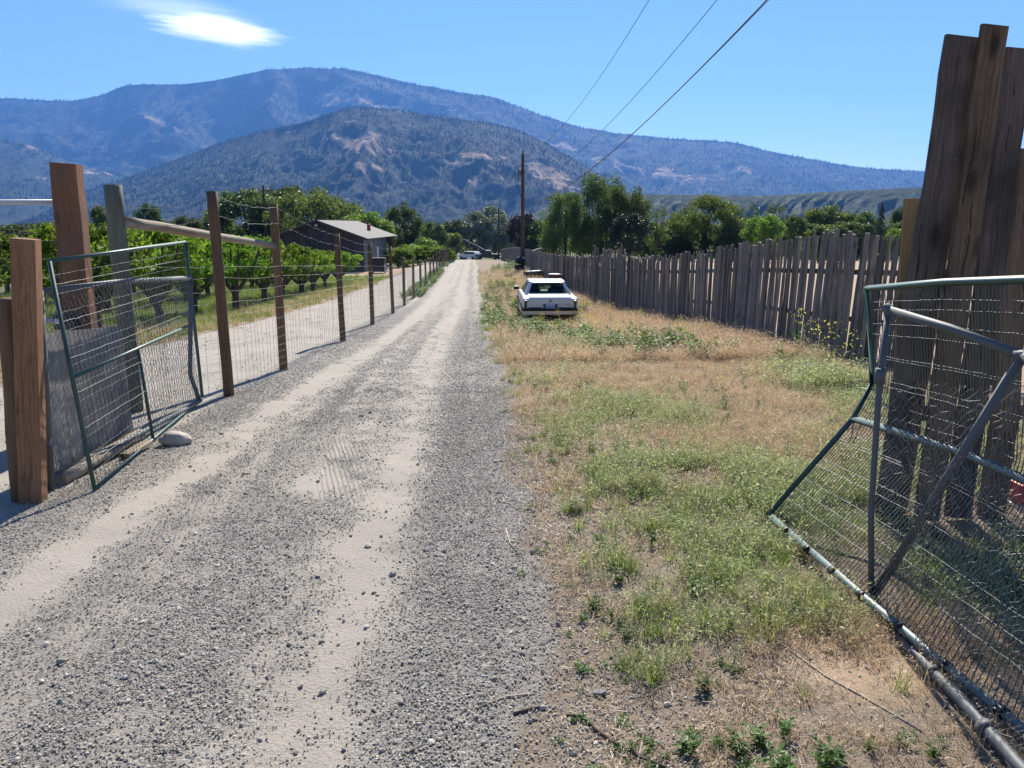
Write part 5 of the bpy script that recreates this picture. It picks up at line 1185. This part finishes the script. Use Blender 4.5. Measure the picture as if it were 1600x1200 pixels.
# ---- junk behind the car
def at(px, py): g_ = G(px, py); return g_
c = at(812, 428); s = c.y/FPX; e = empty('kettle_grill', c, 0, 'black round kettle barbecue with raised lid in the weeds', 'barbecue')
bm = bmesh.new(); bmesh.ops.create_uvsphere(bm, u_segments=20, v_segments=12, radius=.38)
for v in bm.verts: v.co.z = v.co.z*.75
bmesh.ops.translate(bm, verts=bm.verts, vec=(.05, 0, 1.0)); link('lid', bm_mesh('lid', bm, M['black'], True), e)
bm = bmesh.new(); bmesh.ops.create_uvsphere(bm, u_segments=20, v_segments=12, radius=.36); bmesh.ops.delete(bm, geom=[v for v in bm.verts if v.co.z > .1], context='VERTS'); bmesh.ops.translate(bm, verts=bm.verts, vec=(-.05, 0, .58)); link('bowl', bm_mesh('bowl', bm, M['black'], True), e)
for a in (0, 2.1, 4.2): pipe('leg', [(-.05+.15*math.cos(a), .15*math.sin(a), .4), (-.05+.32*math.cos(a), .32*math.sin(a), 0)], .02, M['black'], e, 6)
pipe('ash_catcher', [(-.05, 0, .12), (-.05, 0, .2)], .2, M['black'], e, 14); pipe('handle', [(.05, 0, 1.27), (.05, 0, 1.33)], .06, M['galv'], e, 8)
c = at(833, 438); e = empty('cable_spool_box', c, .25, 'low brown crate with broken white boards on top beyond the car', 'crate')
for k in range(5): box('crate_slat', (-.44+.22*k, -.3, .3), (.2, .03, .5), M['barnwall'], e, .004)
for s_ in (-.55, .55): box('crate_side', (s_, 0, .3), (.03, .58, .5), M['barnwall'], e, .004)
box('crate_bottom', (0, .0, .06), (1.06, .58, .03), M['barnwall'], e)
box('white_board', (.15, 0, .6), (1.1, .5, .03), M['white'], e, .005, Matrix.Rotation(-.06, 3, 'Y')); box('white_board', (-.35, -.1, .72), (.6, .14, .03), M['white'], e, .005, Matrix.Rotation(.5, 3, 'Y'))
c = at(869, 452); e = empty('rusty_cabinet', c, -.1, 'rusty brown cabinet with pale top behind the sedan roof', 'cabinet')
hh = P(869, 429, c.y).z-c.z
hexa('body', [(-.28, -.2, 0), (.28, -.2, 0), (.28, .2, 0), (-.28, .2, 0)], [(-.36, -.25, hh), (.36, -.25, hh), (.36, .25, hh), (-.36, .25, hh)], M['rust'], e)
box('top_edge', (0, -.02, hh+.02), (.8, .56, .05), M['white'], e, .01); box('handle', (0, -.27, hh*.6), (.2, .03, .03), M['galv'], e)
c = at(884, 456); hh = P(881, 431, c.y).z-c.z; e = empty('slab_sheet', c, .2, 'pale grey pointed sheet leaning right of the rusty cabinet', 'sheet')
me = bpy.data.meshes.new('sheet'); po = [(-.32, 0, 0), (.32, 0, 0), (.28, .12, hh*.35), (-.02, .2, hh), (-.12, .2, hh*.9)]; me.from_pydata(po+[(x, y+.03, z) for x, y, z in po], [], [(0, 1, 2, 3, 4), (9, 8, 7, 6, 5), (0, 5, 6, 1), (1, 6, 7, 2), (2, 7, 8, 3), (3, 8, 9, 4), (4, 9, 5, 0)]); link('sheet', me, e, M['ply'])
a_ = at(851, 446); b_ = P(868, 408, a_.y+2.6); o = strip('leaning_plank', board_mesh('leaning_plank', (b_-a_).length, .11, .03, M['peeled'], 3), a_, b_); tag(o, 'thin pale plank leaning diagonally on the slab fence', 'plank')
a_ = P(881, 433, 29.5); b_ = P(883, 398, 29.7)
x_ = sfx(30)-.12; a_ = Vector((P(880, 440, 38).x, 38, gz(sfx(38), 38))); o = pipe('striped_stake', [a_, a_+Vector((0.05, .05, 1.75))], .05, M['rust'], None, 8); tag(o, 'reddish stake with a green foot standing against the slab fence', 'stake'); pipe('green_foot', [a_+Vector((-.06, -.02, .1)), a_+Vector((-.0, 0, .65))], .065, M['green'], None, 8).parent = o
for (px, py, wd, lab, rz) in ((797, 444, .9, 'flat white board scrap on the grass, left of a pair', .2), (808, 446, 1.0, 'flat white board scrap on the grass, right of a pair', -.1)):
    c = at(px, py); o = box('board_scrap', (0, 0, 0), (wd*.8, .22, .03), M['white'], None, .006); o.location = c+Vector((0, 0, .05)); o.rotation_euler = (0, .05, rz); tag(o, lab, 'board')
for (px, py, s_, lab) in ((861, 446, .12, 'small white tub beside the rusty cabinet'), (704, 411, .12, 'small white bucket by the end of the deer fence')):
    c = at(px, py); o = pipe('white_tub', [c, c+Vector((0, 0, .3))], .16, M['white'], None, 14); tag(o, lab, 'tub')
c = P(847, 389, 95); e = empty('shed_roof', (c.x, 95, gz(c.x, 95)), 0, 'small grey shed just showing over the far slab fence', 'shed')
zz = c.z-e.location.z; hexa('roof', [(-2.0, 0, zz-.55), (2.4, 0, zz-.75), (2.4, 3, zz-.75), (-2.0, 3, zz-.55)], [(-.4, .3, zz), (.6, .3, zz), (.6, 2.6, zz), (-.4, 2.6, zz)], M['roof'], e); box('wall', (0, 1.5, (zz-.7)/2), (3.6, 2.6, zz-.72), M['barnwall'], e); box('roof_vent', (0, 1.2, zz+.05), (.35, .35, .2), M['white'], e, .03)
# ================================================================== ground cover: gravel, grass, weeds (instanced)
def scatter(name, pts, rot, scl, idx, templates, label, parent=None):
    pts = np.asarray(pts, np.float32); n = len(pts)
    me = bpy.data.meshes.new(name); me.vertices.add(n); me.vertices.foreach_set('co', pts.ravel())
    for an, ty, v in (('rot', 'FLOAT_VECTOR', rot), ('scl', 'FLOAT_VECTOR', scl), ('idx', 'INT', idx)):
        a = me.attributes.new(an, ty, 'POINT'); v = np.asarray(v, np.float32 if ty != 'INT' else np.int32)
        a.data.foreach_set('vector' if 'VECTOR' in ty else 'value', v.ravel())
    o = link(name, me); tag(o, label, kind='stuff')
    ng_ = bpy.data.node_groups.new(name, 'GeometryNodeTree'); ng_.interface.new_socket('Geometry', in_out='INPUT', socket_type='NodeSocketGeometry'); ng_.interface.new_socket('Geometry', in_out='OUTPUT', socket_type='NodeSocketGeometry')
    N = ng_.nodes.new; gi, go = N('NodeGroupInput'), N('NodeGroupOutput'); iop = N('GeometryNodeInstanceOnPoints'); jg = N('GeometryNodeJoinGeometry')
    for t in templates[::-1]:
        ob = bpy.data.objects.new(name+'_piece', t); oi = N('GeometryNodeObjectInfo'); oi.inputs['Object'].default_value = ob; oi.inputs['As Instance'].default_value = True
        ng_.links.new(oi.outputs['Geometry'], jg.inputs[0])
    def at(nm, ty):
        a = N('GeometryNodeInputNamedAttribute'); a.data_type = ty; a.inputs['Name'].default_value = nm; return a.outputs['Attribute']
    ng_.links.new(gi.outputs[0], iop.inputs['Points']); ng_.links.new(jg.outputs[0], iop.inputs['Instance']); iop.inputs['Pick Instance'].default_value = True
    ng_.links.new(at('idx', 'INT'), iop.inputs['Instance Index']); ng_.links.new(at('rot', 'FLOAT_VECTOR'), iop.inputs['Rotation']); ng_.links.new(at('scl', 'FLOAT_VECTOR'), iop.inputs['Scale'])
    ng_.links.new(iop.outputs[0], go.inputs[0]); md = o.modifiers.new('scatter', 'NODES'); md.node_group = ng_
    return o
rsc = np.random.default_rng(77)
def sample(n, x0, x1, y0, y1, dens, ypow=1.6):
    """n candidate points, denser towards the viewer; kept with probability dens(x, y)"""
    y = y0+(y1-y0)*rsc.random(n)**ypow; x = rsc.uniform(x0, x1, n) - .05*y; k = rsc.random(n) < dens(x, y)
    px, py = to_px(x[k], y[k], hz(x[k], y[k])); x, y = x[k], y[k]; v = (px > -120) & (px < 1720) & (py < 1330)
    return x[v], y[v]
# ---- pebbles
def pebble_mesh(seed, mat):
    r = np.random.default_rng(seed); bm = bmesh.new(); bmesh.ops.create_icosphere(bm, subdivisions=1, radius=1); s = r.uniform(.7, 1.15, 3)*np.array([1.15, .85, .62])
    for v in bm.verts: v.co = Vector((v.co.x*s[0]*r.uniform(.8, 1.15), v.co.y*s[1]*r.uniform(.8, 1.15), v.co.z*s[2]*r.uniform(.8, 1.15)))
    return bm_mesh('pebble', bm, mat, False)
def peb_mat(name, cols):
    m = NT(name); r = m.rnd(); c = m.ramp(r, [(i/(len(cols)-1), c_) for i, c_ in enumerate(cols)]); n = m.noise(m.obj(), 1.5, 4, .6)
    c = m.mix(.5, c, m.mix(1.0, c, m.ramp(n, [(.3, .7), (.7, 1.3)]), 'MULTIPLY')); m.bsdf(c, .85, 0, None, .25); return m.m
M['pebble'] = peb_mat('grey_crushed_gravel', [(0.16, 0.145, 0.127), (0.30, 0.272, 0.236), (0.40, 0.362, 0.312), (0.48, 0.42, 0.345), (0.22, 0.205, 0.188), (0.64, 0.585, 0.505), (0.36, 0.313, 0.26)])
PM = [pebble_mesh(i, M['pebble']) for i in range(8)]
def peb_d(x, y):
    du, co, dr, gr, ro = zones(x, y); u = U(x, y); spill = np.exp(-((u-.35)/.35)**2)*.8
    return np.clip((.27+.33*co-.28*du)*ro*1.0*sstep(30, 10, y) + spill*.45*(1-ro)*sstep(20, 8, y) + .09*(1-ro), 0, 1)
def scat_peb(n, x0, x1, y0, y1, s0, s1, yp, name, label, pw=2.2, fn=peb_d):
    x, y = sample(n, x0, x1, y0, y1, fn, yp); m = len(x); s = s0+(s1-s0)*rsc.random(m)**pw; s = s*(1+.02*y)
    z = hz(x, y)+s*.18+.004
    rot = np.c_[rsc.uniform(-.5, .5, m), rsc.uniform(-.5, .5, m), rsc.uniform(0, 6.28, m)]
    scatter(name, np.c_[x, y, z], rot, np.c_[s, s, s], rsc.integers(0, 8, m), PM, label)
scat_peb(430000, -3.0, .9, 1.6, 9, .0017, .0062, 1.5, 'gravel', 'loose crushed gravel on the lane')
scat_peb(110000, -3.0, .7, 9, 30, .003, .008, 1.5, 'gravel', 'coarser look of gravel further down the lane')
scat_peb(40000, -6.4, -2.8, 5, 30, .004, .011, 1.4, 'gravel', 'loose gravel on the drive beyond the fence')
scat_peb(22000, -3.0, 3.0, 1.6, 8, .005, .013, 1.5, 'gravel', 'scattered larger pebbles in the lane and on the verge', 3.5, lambda x, y: np.clip(peb_d(x, y)*.8+.05, 0, 1))
scat_peb(900, -2.9, 3.4, 1.7, 8, .012, .024, 1.5, 'gravel', 'few fist sized lumps and stones', 4, lambda x, y: np.clip(peb_d(x, y)*.2+.04, 0, 1))

# ---- blades
def ribbons(specs, seg=4):
    """specs: rows of base(3), azimuth, length, lean, width, brightness"""
    V, C = [], []; F = []; n0 = 0
    for b, az, L, lean, w_, br in specs:
        ca, sa = math.cos(az), math.sin(az)
        for i in range(seg+1):
            f = i/seg; r_ = L*(math.sin(lean*f)*f)*1.0; zz = L*f*math.cos(lean*f*.9); ww = w_*(1-f)**.6*.5+.0002
            c = (b[0]+ca*r_, b[1]+sa*r_, b[2]+zz); V.append((c[0]-sa*ww, c[1]+ca*ww, c[2])); V.append((c[0]+sa*ww, c[1]-ca*ww, c[2])); C += [br, br]
        for i in range(seg): a = n0+2*i; F.append((a, a+1, a+3, a+2))
        n0 += 2*(seg+1)
    return V, F, C
def tuft(name, mat, seed, n, h, spread, lean, w_, heads=0, head_mat=None, hs=.012):
    r = np.random.default_rng(seed); sp = []
    for k in range(n):
        a = r.uniform(0, 6.28); q = spread*r.random()**.7; sp.append(((math.cos(a)*q, math.sin(a)*q, -.01), a+r.normal(0, .8), h*r.uniform(.45, 1.1), r.uniform(.2, 1)*lean, w_*r.uniform(.6, 1.3), r.random()))
    V, F, C = ribbons(sp)
    if heads:   # drooping seed sprays: little lens faces near the tips
        V = list(V); F = list(F)
        for k in range(heads):
            b, az, L, ln, _, _ = sp[k % n]; L = L*r.uniform(.95, 1.15); ca, sa = math.cos(az), math.sin(az); f = r.uniform(.72, 1.05); rr_ = L*math.sin(ln*f)*f; zz = L*f*math.cos(ln*f*.9)
            c = np.array([b[0]+ca*rr_, b[1]+sa*rr_, b[2]+zz])+r.normal(0, .012, 3)*h/.2; d = r.normal(size=3); d[2] -= .6; d /= np.linalg.norm(d); e = np.cross(d, r.normal(size=3)); e /= np.linalg.norm(e)
            l_ = hs*r.uniform(.7, 1.4); i0 = len(V); V += [tuple(c-d*l_), tuple(c+e*l_*.3), tuple(c+d*l_), tuple(c-e*l_*.3)]; F.append((i0, i0+1, i0+2, i0+3)); br = r.uniform(.6, 1); C += [br]*4
    C = np.array(C); return np_mesh(name, V, F, mat, False, np.c_[C, C, C])
M['grass_green'] = mat_leaf('green_grass', (0.055, 0.10, 0.022), (0.25, 0.32, 0.085), .4, vary=.2)
M['grass_grey'] = mat_leaf('grey_green_cheatgrass', (0.09, 0.125, 0.055), (0.46, 0.48, 0.28), .4, vary=.2, tcol=(1.3, 1.3, .95))
M['grass_dry'] = mat_leaf('dry_straw_grass', (0.28, 0.205, 0.135), (0.70, 0.58, 0.43), .35, vary=.25, tcol=(1.2, 1.05, .8))
M['weed'] = mat_leaf('broad_weed_leaf', (0.035, 0.085, 0.018), (0.14, 0.23, 0.05), .45, vary=.2)
M['flower'] = mat_leaf('yellow_flower', (0.45, 0.42, 0.08), (0.65, 0.62, 0.2), .4, vary=.1)
M['straw'] = mat_leaf('straw_litter', (0.17, 0.115, 0.07), (0.42, 0.33, 0.23), .1, vary=.3)
T_green = [tuft('tuft', M['grass_green'], i, 26, .17, .05, .9, .004) for i in range(4)]
T_grey = [tuft('tuft', M['grass_grey'], 10+i, 26, .22, .07, 1.1, .0028, 60, None, .013) for i in range(4)]
T_dry = [tuft('tuft', M['grass_dry'], 20+i, 22, .19, .07, 1.2, .003, 30, None, .010) for i in range(4)]
T_low = [tuft('tuft', M['grass_dry'], 30+i, 26, .07, .08, 1.5, .0035) for i in range(3)]
def weed_mesh(seed, n, h, lf, mat='weed'):
    r = np.random.default_rng(seed); Q, B = [], []
    stems = [(r.normal(0, .03), r.normal(0, .03), r.uniform(.5, 1)*h, r.uniform(0, 6.28), r.uniform(.1, .5)) for _ in range(6)]
    for k in range(n):
        sx_, sy_, sh, az, ln = stems[k % 6]; f = r.uniform(.1, 1); c = np.array([sx_+math.cos(az)*ln*sh*f*f, sy_+math.sin(az)*ln*sh*f*f, sh*f]); t = r.uniform(0, 6.28); l_ = lf*r.uniform(.6, 1.3)*(1.15-.6*f)
        d = np.array([math.cos(t), math.sin(t), r.uniform(-.1, .7)]); d /= np.linalg.norm(d); s_ = np.array([-math.sin(t), math.cos(t), r.normal(0, .2)])*l_*.22
        Q.append([c, c+d*l_*.5+s_, c+d*l_*1.0-np.array([0, 0, l_*.15]), c+d*l_*.5-s_]); B.append(r.random())
    for sx_, sy_, sh, az, ln in stems:
        for i in range(3):
            a = i/3; b = (i+1)/3; p0 = np.array([sx_+math.cos(az)*ln*sh*a*a, sy_+math.sin(az)*ln*sh*a*a, sh*a]); p1 = np.array([sx_+math.cos(az)*ln*sh*b*b, sy_+math.sin(az)*ln*sh*b*b, sh*b]); o_ = np.array([.002, .002, 0])
            Q.append([p0-o_, p0+o_, p1+o_*.6, p1-o_*.6]); B.append(.4)
    B = np.array(B); return quads('weed', np.array(Q), M[mat], np.c_[B, B, B])
T_weed = [weed_mesh(40+i, 70, .22, .075) for i in range(4)]
T_small = [weed_mesh(50+i, 36, .05, .035) for i in range(3)]
def mustard(seed, h):
    r = np.random.default_rng(seed); me1 = weed_mesh(seed, 46, h*.8, .06)
    Q, B = [], []
    for k in range(38):
        a = r.uniform(0, 6.28); q = r.uniform(0, .13)*h/.6; c = np.array([math.cos(a)*q, math.sin(a)*q, h*r.uniform(.7, 1.05)]); d = r.normal(size=3); d /= np.linalg.norm(d); e_ = np.cross(d, r.normal(size=3)); e_ /= np.linalg.norm(e_); s_ = .008
        Q.append([c-d*s_, c+e_*s_, c+d*s_, c-e_*s_]); B.append(r.random())
    B = np.array(B); me2 = quads('fl', np.array(Q), M['flower'], np.c_[B, B, B]); bm = bmesh.new(); bm.from_mesh(me1)
    nf = len(bm.faces); bm.from_mesh(me2); bm.faces.ensure_lookup_table()
    for f in bm.faces[nf:]: f.material_index = 1
    m_ = bpy.data.meshes.new('mustard'); bm.to_mesh(m_); bm.free(); m_.materials.append(M['weed']); m_.materials.append(M['flower']); return m_
T_must = [mustard(60+i, .5) for i in range(3)]
def put(name, label, x, y, T, smin, smax, far=.018, vz=1.0, tilt=.25):
    n = len(x); s = rsc.uniform(smin, smax, n)*(1+far*y); z = hz(x, y)
    scatter(name, np.c_[x, y, z], np.c_[rsc.normal(0, tilt*.5, n), rsc.normal(0, tilt*.5, n), rsc.uniform(0, 6.28, n)], np.c_[s, s, s*vz*rsc.uniform(.7, 1.2, n)], rsc.integers(0, len(T), n), T, label)
ver = lambda x, y: sstep(.35, .75, U(x, y))*sstep(5.9, 5.2, U(x, y)+0*y)
tex = lambda x, y, s=1.0: np.clip(.5+1.1*fbm(x*2.3*s+3, y*2.3*s, 3), 0, 1)
bare = lambda x, y: sstep(1.6, 3.2, y)
x, y = sample(60000, .3, 6, 1.8, 9, lambda x, y: np.clip(patch(x, y, GREEN), 0, 1)*tex(x, y)**1.5*ver(x, y)*.75)
k = rsc.random(len(x)) < .6
put('grass', 'soft grey green cheatgrass in the foreground verge', x[k], y[k], T_grey, .4, .85); put('grass', 'green grass tufts in the foreground verge', x[~k], y[~k], T_green, .4, .85)
x, y = sample(16000, .3, 6, 9, 30, lambda x, y: np.clip(patch(x, y, GREEN), 0, 1)*tex(x, y)*ver(x, y)*.8); put('grass', 'grey green grass further along the verge', x, y, T_grey, .8, 1.4)
x, y = sample(60000, .25, 6.3, 2.2, 12, lambda x, y: np.clip(patch(x, y, DRY)*1.0-.5*patch(x, y, GREEN), 0.0, 1)*tex(x, y)**1.4*sstep(.3, .7, U(x, y))*.8); put('grass', 'dry reddish straw grass on the near verge', x, y, T_dry, .25, .65, .03)
x, y = sample(26000, .25, 6.3, 12, 60, lambda x, y: np.clip(.25+patch(x, y, DRY), 0, 1)*(.2+.8*tex(x, y)**1.4)*sstep(.3, .8, U(x, y))*sstep(0, .2, np.interp(y, SF[:, 0], SF[:, 1])-x), 1.5); put('grass', 'dry straw grass further along the verge', x, y, T_dry, .7, 1.4, .015)
x, y = sample(26000, .2, 4.5, 1.7, 9, lambda x, y: (.06+.5*tex(x, y, 1.7)**2)*sstep(.25, .6, U(x, y))*.8); put('straw_grass', 'short dead grass stubble over the soil', x, y, T_low, .35, .95)
x, y = sample(44000, .2, 6, 5, 18, lambda x, y: (.1+.7*tex(x, y, 1.3)**1.5)*sstep(.35, .8, U(x, y)), 1.3); put('straw_grass', 'dead grass stubble further along the verge', x, y, T_low, .5, 1.2, .03)
x, y = sample(1600, .3, 4.5, 3, 16, lambda x, y: tex(x, y, 1.1)**2*ver(x, y), 1.2); put('weeds', 'stray green weeds dotted over the verge', x, y, T_weed, .15, .45, .04)
x, y = sample(1100, .3, 5, 2.5, 16, lambda x, y: tex(x, y, .9)**2*ver(x, y)*sstep(3.6, 2.2, U(x, y)), 1.3); put('grass', 'single green grass tufts dotted over the verge', x, y, T_green, .35, .8, .03)
x, y = sample(9000, .3, 6, 1.8, 12, lambda x, y: np.clip(patch(x, y, LEAFY), 0, 1)*tex(x, y)*ver(x, y)*.5); put('weeds', 'leafy green weeds on the near verge', x, y, T_weed, .2, .6, .03)
x, y = sample(14000, .1, 6, 12, 75, lambda x, y: np.clip(patch(x, y, LEAFY), 0, 1)*tex(x, y, .8)**2*sstep(.15, .5, U(x, y))*.8*sstep(0, .3, np.interp(y, SF[:, 0], SF[:, 1])-x), 1.5); put('weeds', 'leafy green weeds around and beyond the sedan', x, y, T_weed, .6, 1.8, .012)
x, y = sample(800, 0, 3.4, 1.7, 8, lambda x, y: (.05+.4*np.exp(-((U(x, y)-.5)/.35)**2)+.12*tex(x, y))*sstep(.1, .4, U(x, y))); put('small_weeds', 'small green seedlings along the lane edge', x, y, T_small, .3, .9)
x, y = sample(5000, -.2, 1.0, 6, 60, lambda x, y: tex(x, y, .6)*(.12+.8*np.exp(-((y-21)/6)**2))*np.exp(-((U(x, y)-.55)/.25)**2), 1.6); put('edge_grass', 'green grass lining the lane edge', x, y, T_green, .35, .9, .02)
# grass left of the drive and under the orchard
x, y = sample(60000, -22, -5.9, 5, 60, lambda x, y: tex(x, y, .4)*sstep(-5.9, -6.4, U(x, y)+.3*fbm(x*.8, y*.35, 4))*.7, 1.4); put('grass', 'mown green grass under the orchard trees', x, y, T_green, .45, 1.0, .02)
x, y = sample(9000, -9, -5.8, 5, 50, lambda x, y: np.exp(-((U(x, y)+6.8)/.8)**2)*.8*tex(x, y, .5), 1.4); put('grass', 'yellowed grass along the far side of the drive', x, y, T_dry, .4, .9, .02)
x, y = sample(900, -3.2, -2.3, 25, 90, lambda x, y: np.clip(fbm(x*0, y*.15, 2)*2+.4, 0, 1), 1.3); put('weeds', 'weeds growing along the foot of the deer fence', x, y, T_weed, .5, 1.3, .01)
# straw and twigs lying flat
def flat_mesh(seed):
    r = np.random.default_rng(seed); Q, B = [], []
    for k in range(22):
        c = np.r_[r.uniform(-.09, .09, 2), r.uniform(.001, .012)]; t = r.uniform(0, 6.28); l_ = .01+.05*r.random()**2.5; d = np.array([math.cos(t), math.sin(t), r.normal(0, .12)])*l_/2; s_ = np.array([-math.sin(t), math.cos(t), 0])*r.uniform(.0005, .0013); Q.append([c-d-s_, c-d+s_, c+d+s_, c+d-s_]); B.append(r.random())
    B = np.array(B); return quads('litter', np.array(Q), M['straw'], np.c_[B, B, B])
T_flat = [flat_mesh(80+i) for i in range(5)]
x, y = sample(16000, .1, 4.6, 1.6, 9, lambda x, y: (.04+.42*tex(x, y, 1.6)**2)*sstep(.15, .6, U(x, y))*.8); put('straw_litter', 'straw and dead stems littering the soil', x, y, T_flat, .45, 1.1, .02, 1, .15)
# mustard plants with yellow flowers: individuals by the fence and round the car
mus = [(845, 515, .8), (1000, 520, .9), (1245, 560, 1.2), (1270, 575, 1.1), (1290, 590, 1.2), (1325, 600, 1.1), (1310, 560, .9), (1060, 545, 1.0), (870, 500, .9), (905, 505, .9), (815, 470, 1.1), (800, 480, .9), (830, 480, 1.0), (792, 462, 1.0), (955, 500, .9), (935, 520, .8), (1130, 645, .8)]
for i, (px, py, s) in enumerate(mus):
    c = G(px, py); o = link('flowering_weed', T_must[i % 3]); o.location = c; o.rotation_euler = (0, 0, i*1.3); k_ = s*(1+.015*c.y); o.scale = (k_, k_, k_*1.1)
    where = ['right behind the sedan bumper', 'mid verge right of the sedan', 'nearest the slab fence peak, left of a cluster', 'second of the cluster under the slab fence', 'third of the cluster under the slab fence', 'closest to the bent mesh gate', 'against the slab fence pickets', 'in the leafy patch on the verge', 'below the sedan licence plate', 'at the right rear corner of the sedan',
             'left of the sedan front wheel', 'in the yellow patch left of the sedan', 'hugging the left flank of the sedan', 'furthest up the lane edge by the sedan', 'halfway between sedan and slab fence', 'low in front of the sedan right side', 'alone on the reddish dry grass'][i]
    tag(o, 'yellow flowered weed '+where, 'plant', 'yellow flowered weeds on the verge')
x, y = sample(260, .3, 5, 14, 45, lambda x, y: np.clip(patch(x, y, LEAFY), 0, 1)*.4*ver(x, y), 1.3); put('flowering_ground_cover', 'yellow flowered weeds among the green ones', x, y, T_must, .5, 1.1, .015)
# single twigs and sticks near the camera
M['twig'] = mat_simple('pale_dead_stem', (0.42, 0.34, 0.25), .8, 0, .3, 60, .1); M['stick'] = mat_simple('dark_stick', (0.10, 0.075, 0.055), .85, 0, .4, 60, .3)
def stick(name, pts, r, mat, label):
    p = [G(*q)+Vector((0, 0, r*1.2)) for q in pts]; o = pipe(name, p, [r*(1-.55*i/(len(p)-1)) for i in range(len(p))], M[mat], None, 6); tag(o, label, 'stick')
stick('twig', [(1205, 1000), (1245, 1030), (1290, 1058), (1340, 1085), (1400, 1120), (1440, 1145)], .0035, 'twig', 'long pale dead stem lying left of the bottom pipe')
stick('stick', [(885, 1118), (912, 1118), (930, 1138), (960, 1160), (1000, 1185), (1040, 1202)], .007, 'stick', 'dark crooked stick at the bottom centre of the verge')
stick('stick', [(803, 1115), (822, 1108), (848, 1100)], .006, 'stick', 'short dark stick at the edge of the gravel')
stick('twig', [(790, 828), (797, 850), (812, 868)], .004, 'twig', 'pale straight stem on the gravel edge')
stick('twig', [(812, 1010), (818, 1030), (835, 1045)], .0025, 'twig', 'thin curled pale stem right of the gravel')
stick('twig', [(752, 1105), (790, 1090), (835, 1083)], .0035, 'twig', 'bent pale stem across the gravel edge')
stick('twig', [(1048, 1070), (1052, 1085), (1044, 1100)], .003, 'twig', 'short pale stem on the soil below the grass')
stick('twig', [(504, 552), (513, 548), (522, 544), (525, 545)], .006, 'twig', 'pale twig on the gravel beside the deer fence')
# ================================================================== haze
HD = 7.2e-5
hm = bpy.data.materials.new('haze'); hm.use_nodes = True; ht = hm.node_tree; ht.nodes.clear()
pv = ht.nodes.new('ShaderNodeVolumePrincipled'); ho = ht.nodes.new('ShaderNodeOutputMaterial'); ht.links.new(pv.outputs[0], ho.inputs['Volume'])
pv.inputs['Color'].default_value = (0.15, 0.40, 1.0, 1); pv.inputs['Density'].default_value = HD; pv.inputs['Anisotropy'].default_value = 0.2
bm = bmesh.new(); box_bm(bm, (0, 2000, 880), (19400, 15400, 1800)); o = link('haze', bm_mesh('haze', bm, hm)); tag(o, 'thin blue summer haze filling the valley', kind='stuff')

# ================================================================== lens cloud, beyond and above the haze
m = NT('cloud_vapour'); v = m.obj(); vl = m.n('VectorMath'); vl.operation = 'LENGTH'; m.set(vl, 0, v)
n = m.noise(m.mapping(v, (1.1, 2.5, 4.5)), 2.0, 9, .7, .5)
d = m.math('SUBTRACT', m.math('ADD', m.math('SUBTRACT', 1.0, vl.outputs['Value']), m.math('MULTIPLY', m.math('SUBTRACT', n, .5), 1.7)), .30)
pv2 = m.n('VolumePrincipled'); m.set(pv2, 'Density', m.math('MULTIPLY', m.math('MAXIMUM', d, 0.0), .009)); pv2.inputs['Anisotropy'].default_value = .7; pv2.inputs['Color'].default_value = (1, 1, 1, 1)
m.t.links.new(pv2.outputs[0], m.out.inputs['Volume'])
bm = bmesh.new(); bmesh.ops.create_icosphere(bm, subdivisions=4, radius=1); c_ = P(338, 47, 12500)
o = link('cloud', bm_mesh('cloud', bm, m.m)); o.location = c_; o.scale = (1350, 900, 250); o.rotation_euler = (0, .1, 0); tag(o, 'single white lens shaped cloud above the mountain', kind='structure')
bm = bmesh.new(); bmesh.ops.create_icosphere(bm, subdivisions=3, radius=1); c_ = P(270, 12, 12500)

m2 = m.m.copy(); m2.name = 'thin_vapour'
for nd in m2.node_tree.nodes:
    if nd.type == 'MATH' and nd.operation == 'MULTIPLY' and abs(nd.inputs[1].default_value-.009) < 1e-6: nd.inputs[1].default_value = .0012
o = link('cloud', bm_mesh('cloud', bm, m2)); o.location = c_; o.scale = (1700, 900, 200); o.rotation_euler = (0, .05, .3); tag(o, 'faint thin veil of cloud just above the white lens cloud', kind='structure')
